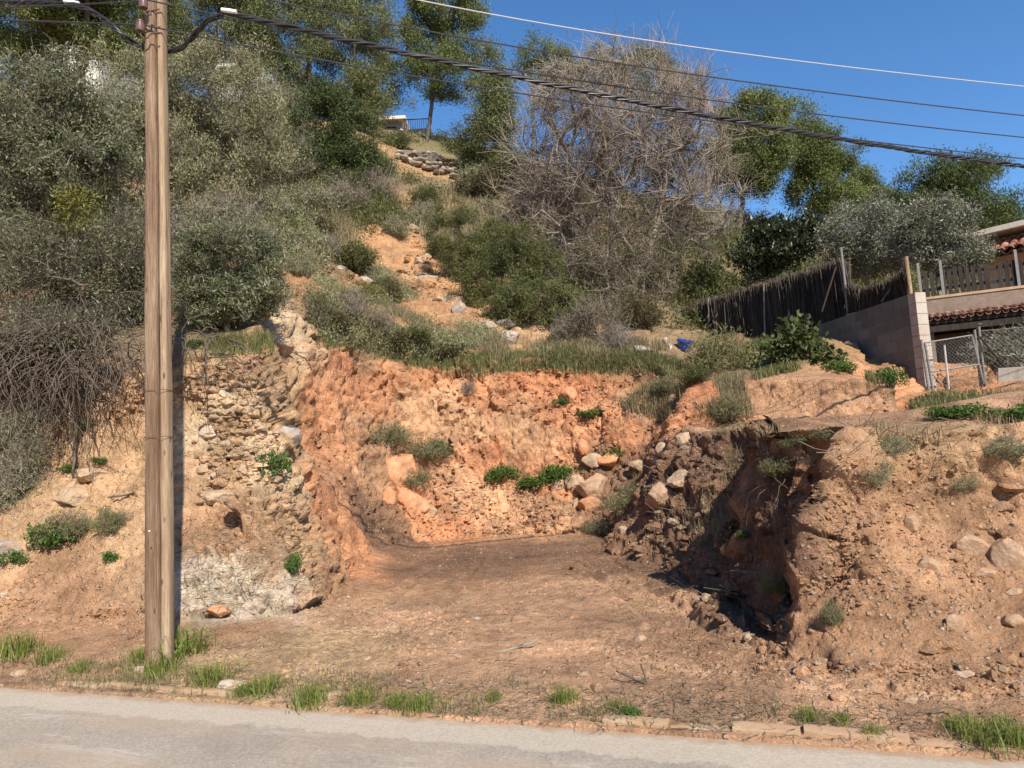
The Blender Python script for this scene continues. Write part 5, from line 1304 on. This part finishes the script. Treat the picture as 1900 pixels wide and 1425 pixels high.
pBt = pix(1681, 476, 13.95); pB = pix(1690, 547, 13.95)
pipe('fence_post', pB, pBt, .036, M['timber_pale'], None, 'pale timber post on the corner of the block wall', 'post')
pipe('brace', pix(1525, 578, 16.2), pix(1551, 495, 15.9), .018, M['rust'], None, 'rusty diagonal brace leaning on the steel post', 'brace')
pipe('brace', pix(1636, 560, 14.9), pix(1672, 507, 14.3), .022, M['galv'], None, 'grey diagonal brace between the fallen panel and the timber post', 'brace')
pipe('brace', pix(1633, 562, 14.95), pix(1622, 522, 14.95), .018, M['oldwood'], None, 'short dark stake behind the grey brace', 'stake')
# brushwood: thousands of thin heather stems on a panel line
def brush_panel(name, label, tops, bottoms, n, seed, lean=.02):
    r = np.random.default_rng(seed); t = r.random(n); T3 = np.array(tops); B3 = np.array(bottoms); k = np.linspace(0, 1, len(tops))
    a = np.stack([np.interp(t, np.linspace(0, 1, len(B3)), B3[:, q]) for q in range(3)], 1); b = np.stack([np.interp(t, k, T3[:, q]) for q in range(3)], 1)
    dr_ = b-a; f0 = r.random(n)*.45; f0[r.random(n) < .5] = 0; f1 = np.clip(f0+.5+.6*r.random(n), 0, 1.0+.07*r.random(n))
    dn = unit(np.array([T3[-1][1]-T3[0][1], -(T3[-1][0]-T3[0][0]), 0])); th = r.normal(size=(n, 1))*.028
    p0 = a+dr_*f0[:, None]+dn*th; p1 = a+dr_*f1[:, None]+dn*th+r.normal(size=(n, 3))*lean*np.linalg.norm(dr_, axis=1)[:, None]
    base = B3[0]; d = p1-p0; L = np.linalg.norm(d, axis=1)
    V, Q = sticks(p0-base, d/L[:, None], L, .004+.005*r.random(n), r, .04)
    root = empty(name, base); tag(root, label, 'fence')
    ob = link('stems', make_mesh('stems', V, quads=Q, attrs={'tint': np.repeat(r.random(n), len(V)//n)}), M['brushwood'], root)
    return root
M['brushwood'] = leaf_mat('brushwood_stem', (.022, .017, .013), (.14, .11, .082), .0, .9, .1)
ft = [pix(1570, 488, 16.2), pix(1530, 497, 17.0), pix(1480, 512, 18.0), pix(1430, 527, 19), pix(1380, 541, 20), pix(1330, 556, 21), pix(1290, 568, 22), pix(1245, 582, 23)]
fb = [p_-np.array([0, 0, 2.2]) for p_ in ft]
for p_ in fb:
    g_, _ = drop(p_[0], p_[1]); p_[2] = min(p_[2]+.4, g_[2]-.05) if g_[2] > p_[2]-1.5 else p_[2]
bf = brush_panel('brushwood_fence', 'long dark brushwood fence climbing away along the garden edge', ft, fb, 5200, 5)
for px, pt, pb_, d in ((1317, 552, 632, 21.2), (1262, 572, 640, 22.4), (1420, 525, 640, 19.1)):
    pipe('rail_post', pix(px, pb_, d)-np.array(bf.location), pix(px-3, pt, d)-np.array(bf.location), .022, M['galv'], bf, origin=(0, 0, 0))
brush_panel('brushwood_screen', 'sagging dark brushwood panel between the steel post and the timber post', [pix(1574, 530, 15.9), pix(1600, 536, 15.5), pix(1625, 530, 15.1), pix(1655, 518, 14.6), pix(1679, 502, 14.0)],
            [pix(1575, 582, 15.95), pix(1600, 576, 15.55), pix(1625, 568, 15.15), pix(1655, 558, 14.65), pix(1686, 549, 14.05)], 1300, 6, .05)

# ------------------------------------------------------------------ the garden: shed, parapet, picket fence, gate
M['plaster_brown'] = concrete_mat('brown_plaster', (.19, .14, .105), (.29, .215, .165), 12, (.16, .115, .08), (.5, .75))
M['tile'] = None
def tile_mat():
    m, n, l, b = new_mat('clay_tile'); at = n.new('ShaderNodeAttribute'); at.attribute_name = 'tint'
    c = ramp(n, l, at.outputs['Fac'], [(0, (.20, .075, .045)), (.5, (.32, .13, .08)), (1, (.44, .25, .165))])
    c = mix_rgb(n, l, .7, c, ramp(n, l, noise(n, l, coords(n), 18, 6, .7), [(.3, .6), (.7, 1.25)]), 'MULTIPLY')
    l.new(c, b.inputs['Base Color']); b.inputs['Roughness'].default_value = .85; return m
M['tile'] = tile_mat()
def tiles(A, along_v, down_v, n, rows, pitch=.21, L=.38, seed=1, R1=.085):
    """rows of half-round clay tiles; A = upper start corner"""
    r = np.random.default_rng(seed); V, Q, T = [], [], []; o = 0
    av = unit(np.array(along_v, float)); dv = unit(np.array(down_v, float)); nv = unit(np.cross(av, dv)); nv = nv if nv[2] > 0 else -nv
    for i in range(n):
        for j in range(rows):
            for conc in (0, 1):
                c = np.array(A)+av*(pitch*(i+.5*conc))+dv*(j*(L-.06))+nv*(0 if conc else .53*R1); rad = R1; t = r.random()
                K = 7; c = c+r.normal(size=3)*.004
                for e in (0, 1):
                    for th in (1.0, .84):
                        for q in range(K):
                            a = math.pi*q/(K-1); h = math.sin(a)*rad*th*(-1 if conc else 1)
                            V.append(c+av*math.cos(a)*rad*th*(1-.1*e*(0 if conc else -1))+nv*h+dv*L*e); T.append(t)
                for q in range(K-1):
                    Q += [[o+q, o+q+1, o+2*K+q+1, o+2*K+q], [o+K+q+1, o+K+q, o+3*K+q, o+3*K+q+1], [o+2*K+q, o+2*K+q+1, o+3*K+q+1, o+3*K+q]]
                o += 4*K
    return np.array(V), np.array(Q), np.array(T)
def tmesh(name, VQT, mat, parent, origin):
    V, Q, T = VQT; return link(name, make_mesh(name, V-np.array(origin), quads=Q, attrs={'tint': T}), mat, parent)
SD = 15.0
s0 = pix(1716, 594, SD); s1 = pix(2050, 590, SD-1.2); sv = s1-s0; sv[2] = 0; sl_ = np.linalg.norm(sv); sv /= sl_; sang = math.atan2(sv[1], sv[0]); sn = np.array([-sv[1], sv[0], 0])
gz0, _ = drop(*(s0[:2])); shedz = gz0[2]-.3
shed = empty('garden_shed', (s0[0], s0[1], shedz)); tag(shed, 'low shed under a row of clay tiles behind the gate, opened in front to darken it', 'shed')  # open front and set-back wall shaped to keep the inside in shade
og = np.array(shed.location); e_z = s0[2]
ctr = lambda a, b_, z: s0+sv*a+sn*b_+np.array([0, 0, z-s0[2]])-og
H = e_z-shedz
qmesh('back_wall', [box(ctr(sl_/2, 1.9, shedz+H/2), (sl_, .15, H), sang), box(ctr(.08, 1.0, shedz+H/2), (.14, 1.7, H), sang)], M['plaster_brown'], shed, False)
qmesh('roof_slab', [box(ctr(sl_/2, .95, e_z-.07), (sl_, 1.9, .08), sang)], M['oldwood'], shed, False)
qmesh('beam', [box(ctr(sl_/2, .05, e_z-.20), (sl_, .10, .12), sang)], M['oldwood'], shed, False)
tmesh('roof_tiles', tiles(s0+sn*.28+np.array([0, 0, .09]), sv, -sn-np.array([0, 0, .22]), int(sl_/.145), 1, .145, .38, 3, .056), M['tile'], shed, og)
par_h = pix(1716, 553, SD)[2]-e_z
para = empty('parapet_wall', (s0[0], s0[1], e_z)); tag(para, 'brown plastered parapet above the row of clay tiles', 'wall')
V, Q = box(s0+sv*sl_/2+sn*.42+np.array([0, 0, .02+par_h/2])-np.array(para.location), (sl_, .2, par_h), sang); link('wall', make_mesh('wall', V, quads=Q), M['plaster_brown'], para)
V, Q = box(s0+sv*sl_/2+sn*.42+np.array([0, 0, .045+par_h])-np.array(para.location), (sl_, .24, .05), sang); link('coping', make_mesh('coping', V, quads=Q), M['kerb'], para)
pf = empty('picket_fence', s0+sn*.36+np.array([0, 0, par_h])); tag(pf, 'weathered picket fence on top of the brown parapet, shade painted into its dark wood', 'fence')
fo = np.array(pf.location); r = np.random.default_rng(12); x = .03; P1 = []
zt = .07
while x < sl_:
    h = .52+r.normal()*.03; wpk = .075; gapx = .105 if x < .95 else (.115 if x < 2 else .10)
    if r.random() > .04:
        v, q = box((0, 0, 0), (wpk, .018, h)); top = v[:, 2] > 0
        v2 = np.concatenate([v, [[0, -.009, h/2+.03], [0, .009, h/2+.03]]]); q2 = np.concatenate([q[:-0 or None], np.array([[1, 5, 8, 8], [3, 9, 7, 7], [1, 8, 9, 3], [5, 7, 9, 8]])])
        v2 = v2@np.array(Matrix.Rotation(sang, 3, 'Z')@Matrix.Rotation(r.normal()*.03, 3, 'Y')).T+(sv*x+np.array([0, 0, zt+h/2]))
        qmesh('picket', [(v2, q2)], M['oldwood'], pf, False)
    x += gapx
for z in (.16, .44): qmesh('rail', [box(sv*sl_/2+sn*.03+np.array([0, 0, zt+z]), (sl_, .03, .06), sang)], M['oldwood'], pf, False)
for x in (.02, .42, 1.72, 3.0): qmesh('post', [box(sv*x-sn*.03+np.array([0, 0, zt+.34]), (.05, .05, .78), sang)], M['galv'], pf, False)
# gate of chain link in a steel frame
def chain(a, b, c, d, cell=.075, rad=.0022):
    """zigzag wires filling the quad a(bl) b(br) c(tr) d(tl)"""
    a, b, c, d = map(np.array, (a, b, c, d)); wq = np.linalg.norm(b-a); hq = np.linalg.norm(d-a); nx = int(wq/cell); ny = int(hq/cell*2)
    P, pa = [], []
    for i in range(nx+1):
        for dirn in (1, -1):
            prev = -1
            for j in range(ny+1):
                u = (i+dirn*(.5 if j % 2 else 0))/nx; v = j/ny
                if u < 0 or u > 1: u = min(max(u, 0), 1)
                P.append((a*(1-u)+b*u)*(1-v)+(d*(1-u)+c*u)*v+np.array([0, .004*dirn, 0])); pa.append(prev); prev = len(P)-1
    return tubes(np.array(P), np.array(pa), np.full(len(P), rad), 3)
GD_ = 13.2
g_bl, g_br, g_tr, g_tl = pix(1734, 742, GD_), pix(1826, 716, GD_+.1), pix(1803, 622, GD_+.1), pix(1716, 636, GD_)
gate = empty('garden_gate', g_bl); tag(gate, 'crooked chain-link gate in a grey steel frame beside the block wall', 'gate'); go = np.array(gate.location)
def gp(nm, a, b, rad, mat=None): return pipe(nm, np.array(a)-go, np.array(b)-go, rad, mat or M['galv'], gate, origin=(0, 0, 0))
gp('frame_bar', g_bl, g_tl, .022); gp('frame_bar', g_br, g_tr, .022); gp('frame_bar', g_tl, g_tr, .014)
gp('frame_bar', pix(1728, 690, GD_), pix(1817, 676, GD_+.1), .016); gp('frame_bar', pix(1730, 694, GD_), pix(1746, 713, GD_), .012)
M['paint_white'] = plain('chipped_white_paint', (.46, .43, .38), .7, 0, .35, 40)
gp('bar', pix(1764, 752, GD_-.1), pix(1752, 640, GD_-.1), .018, M['paint_white'])
V, Q = chain(g_bl-go, g_br-go, g_tr-go, g_tl-go); link('chain_link', make_mesh('chain_link', V, quads=Q), M['galv'], gate)
for px, a, b in ((1808, 612, 735), (1816, 606, 735)):
    pipe('gate_post', pix(px+14, b, GD_+.15), pix(px, a, GD_+.15), .024, M['galv'], None, 'first of two steel posts at the hinge side of the gate' if px == 1808 else 'taller of two steel posts at the hinge side of the gate', 'post')
pipe('gate_post', pix(1726, 742, GD_-.05), pix(1709, 630, GD_-.05), .024, M['galv'], None, 'steel post bolted to the sunlit block pier', 'post')
cf = empty('chain_link_fence', pix(1828, 735, GD_+.15)); tag(cf, 'chain-link fence with a diagonal strut right of the gate', 'fence'); co_ = np.array(cf.location)
q4 = [pix(1828, 735, GD_+.15), pix(2010, 722, GD_-.4), pix(1990, 600, GD_-.4), pix(1816, 614, GD_+.15)]
V, Q = chain(*[q-co_ for q in q4], cell=.08); link('chain_link', make_mesh('chain_link', V, quads=Q), M['galv'], cf)
pipe('strut', pix(1818, 625, GD_+.1)-co_, pix(1872, 690, GD_-.1)-co_, .018, M['oldwood'], cf, origin=(0, 0, 0))
pipe('top_wire', q4[3]-co_, q4[2]-co_, .006, M['galv'], cf, origin=(0, 0, 0))
M['panel'] = concrete_mat('dirty_panel', (.20, .165, .135), (.28, .24, .20), 14, (.14, .11, .08))
pc_ = pix(1905, 702, 12.9); pn = empty('leaning_panel', pc_-np.array([0, 0, .2])); tag(pn, 'dirty grey board leaning against the chain-link fence', 'board')
V, Q = box((0, 0, 0), (1.15, .03, .44), -.1, -.3); V[(V[:, 2] > 0) & (V[:, 0] < 0), 0] += .12; link('board', make_mesh('board', V+np.array([.05, 0, .2]), quads=Q), M['panel'], pn)
V, Q = box((0, 0, 0), (1.9, .16, .04), -.06); pl = link('plank', make_mesh('plank', V, quads=Q), M['panel']); pl.location = pix(1890, 725, 12.75); tag(pl, 'pale horizontal plank below the leaning board', 'plank')
V, Q = box((0, 0, 0), (1.3, .12, .45), -.1); pl = link('low_wall', make_mesh('low_wall', V, quads=Q), concrete_mat('whitewash', (.40, .36, .30), (.55, .50, .44))); pl.location = pix(1800, 722, 14.2); tag(pl, 'low whitewashed wall seen through the chain-link gate', 'wall')
plant('olive_bush', 'grey olive bush behind the chain-link fence', 'bush', 'olive', 14.2, [[(1870, 735), (1868, 690)]], [(1865, 655, 48, 38), (1900, 645, 40, 38), (1840, 680, 30, 28)], 150, foot=None, per=90, L=.07)

# ------------------------------------------------------------------ house on the right
M['stucco'] = concrete_mat('beige_stucco', (.48, .385, .28), (.60, .49, .37), 10, (.40, .31, .22), (.55, .8))
M['trim'] = concrete_mat('cream_trim', (.60, .52, .40), (.72, .63, .50), 10, (.5, .4, .28), (.6, .85))
M['white_wall'] = concrete_mat('white_render', (.50, .46, .41), (.62, .58, .52), 8, (.42, .36, .3), (.6, .9))
M['glass'] = plain('dark_window_glass', (.03, .035, .04), .12)
hA = pix(1812, 445, 20.5); hd = np.array([.66, -.75, 0]); hd /= np.linalg.norm(hd); hn = np.array([-.75, -.66, 0]); hn /= np.linalg.norm(hn); ha_ = math.atan2(hd[1], hd[0])
hz = 3.0; house = empty('beige_house', (hA[0], hA[1], hz)); tag(house, 'beige house with red tiled lower roof at the right edge', 'house')
ho = np.array(house.location); HL = 9.0; eh = hA[2]
hp3 = lambda a, b_, z: hd*a+hn*b_+np.array([0, 0, z-hz])
qmesh('wall', [box(hp3(HL/2, -3, hz+(eh-hz)/2-.05), (HL, 6, eh-hz-.1), ha_)], M['stucco'], house, False)
qmesh('roof', [box(hp3(HL/2, -2.8, eh+.02), (HL+.5, 6.9, .14), ha_)], M['trim'], house, False)
tz = pix(1816, 474, 19.9)[2]
tmesh('tiled_roof', tiles(hA+hd*.15+hn*.02+np.array([0, 0, tz+.34-hA[2]]), hd, hn*.8-np.array([0, 0, .40]), int((HL-.2)/.21), 3, seed=8), M['tile'], house, ho)
qmesh('eave_board', [box(hp3(HL/2, .42, tz-.0), (HL-.1, .95, .05), ha_)], M['oldwood'], house, False)
for x in (1.15, 3.4):
    f_ = qmesh('vent_window', [box(hp3(x, .012, eh-.33), (.62, .06, .26), ha_)], M['trim'], house, False)
    qmesh('pane', [box(hp3(x, .046, eh-.33), (.5, .01, .16), ha_)], M['glass'], f_, False)

# ------------------------------------------------------------------ houses beyond the ridge, stone ruin, terrace
def far_house(name, label, px0, px1, pyt, pyb, depth, wall, wins, roof=None, rz=0):
    a = pix((px0+px1)/2, pyb, depth); wdt = (px1-px0)*depth/F; hgt = (pyb-pyt)*depth/F
    root = empty(name, a-np.array([0, 0, 2.0])); tag(root, label, 'house')
    qmesh('wall', [box((0, 3, 1+hgt/2), (wdt, 6, hgt+2), rz)], M[wall], root, False)
    if roof: qmesh('roof', [box((0, 2.9, 2+hgt+.1), (wdt+.6, 6.9, .22), rz)], M[roof], root, False)
    else: qmesh('parapet', [box((0, 2.95, 2+hgt+.08), (wdt+.1, 6.2, .16), rz)], M['trim'], root, False)
    for wx, wy, ww, wh in wins:
        c = ((wx-.5)*wdt, -.01, 2+hgt*wy); f_ = qmesh('window', [box(c, (ww+.16, .08, wh+.16), rz)], M['trim'], root, False)
        qmesh('pane', [box((c[0], c[1]-.045, c[2]), (ww, .02, wh), rz)], M['glass'], f_, False)
    return root
far_house('far_house', 'pale house glimpsed behind the upper left pine', 95, 190, 68, 150, 52, 'white_wall', [(.2, .5, .9, 1.2), (.62, .5, .9, 1.2)], 'tile')
far_house('far_house', 'white house glimpsed through the pine right of the pole', 395, 490, 100, 165, 53, 'white_wall', [(.3, .5, 1.0, .9), (.75, .5, .9, .9)], 'trim')
far_house('far_house', 'small white house on the ridge left of the railed terrace', 695, 748, 226, 262, 52, 'white_wall', [(.55, .55, .8, .55), (.85, .45, .3, .6)], 'trim')
ta = pix(775, 252, 50); tr_ = empty('railed_terrace', ta-np.array([0, 0, .6])); tag(tr_, 'tan terrace with a thin railing on the ridge beside the pine trunk', 'terrace')
sc_ = 50/F
qmesh('terrace_wall', [box((0, 2, .55), (50*sc_, 4, 1.1))], M['stucco'], tr_, False)
qmesh('house_wall', [box((-.5, 4.6, 1.35), (25*sc_, 2, 1.6))], M['trim'], tr_, False)
qmesh('railing', [box((x, .06, 1.45), (.03, .03, .7)) for x in np.linspace(-.88, .88, 13)]+[box((0, .06, 1.8), (1.84, .05, .05))], M['rust'], tr_, False)
# dry stone ruin
V_, Q_, T_ = [], [], []; o = 0; r = np.random.default_rng(44)
wall_px = []
for py in range(282, 342, 7):
    for px in range(738, 856, 9):
        top_line = np.interp(px, [740, 765, 800, 835, 850], [283, 281, 288, 300, 312]); bot = np.interp(px, [740, 780, 830, 850], [300, 318, 330, 335])
        if top_line <= py <= bot: wall_px.append((px+r.normal()*1.5+(4 if (py//7) % 2 else 0), py+r.normal()))
rw = [hit(px, py)[0]+np.array([0, -.12, .12]) for px, py in wall_px]; rw = [q for q in rw if 30 < depth_of(q) < 46]; rb = np.mean(rw, 0)
for k, c in enumerate(rw):
    v, f_ = rock_mesh((r.uniform(.28, .55), .5, r.uniform(.2, .3)), 1200+k, 1, 8, .0); V_.append(v+c-rb); Q_.append(f_+o); T_.append(np.full(len(v), r.random())); o += len(v)
v, f_ = rock_mesh((.95, .6, .75), 1300, 3, 9, .05); c = hit(805, 306)[0]-rb+np.array([0, -.1, .3]); V_.append(v+c); Q_.append(f_+o); T_.append(np.full(len(v), .1)); o += len(v)
v, f_ = rock_mesh((.8, .6, .35), 1301, 3, 9, .05); c = hit(760, 296)[0]-rb+np.array([0, -.1, .25]); V_.append(v+c); Q_.append(f_+o); T_.append(np.full(len(v), .3)); o += len(v)
ruin = link('dry_stone_wall', make_mesh('dry_stone_wall', np.concatenate(V_), tris=np.concatenate(Q_), attrs={'tint': np.concatenate(T_)}), stone_mat('dry_stones', [(0, (.14, .115, .09)), (.5, (.26, .215, .165)), (1, (.40, .335, .26))]))
ruin.location = rb; tag(ruin, 'crumbling dry stone wall at the top of the bare path', 'wall')
# blue tub
tp, _ = hit(1268, 648); tp = tp if tp is not None else pix(1268, 645, 16)
k = 18; prof = [(.0, .0), (.13, .0), (.17, .17), (.185, .175), (.185, .19), (.165, .19), (.125, .015), (0, .015)]; V = []; Q = []
for r_, z in prof:
    for j in range(k): V.append((r_*math.cos(2*math.pi*j/k), r_*math.sin(2*math.pi*j/k), z))
for i in range(len(prof)-1):
    for j in range(k): Q.append([i*k+j, i*k+(j+1) % k, (i+1)*k+(j+1) % k, (i+1)*k+j])
tub = qmesh('plastic_tub', [(np.array(V), np.array(Q))], plain('blue_plastic', (.012, .045, .26), .4, 0, .1)); tub.location = tp; tub.rotation_euler = (.35, .2, 0); tag(tub, 'blue plastic tub lying at the end of the brushwood fence', 'tub')
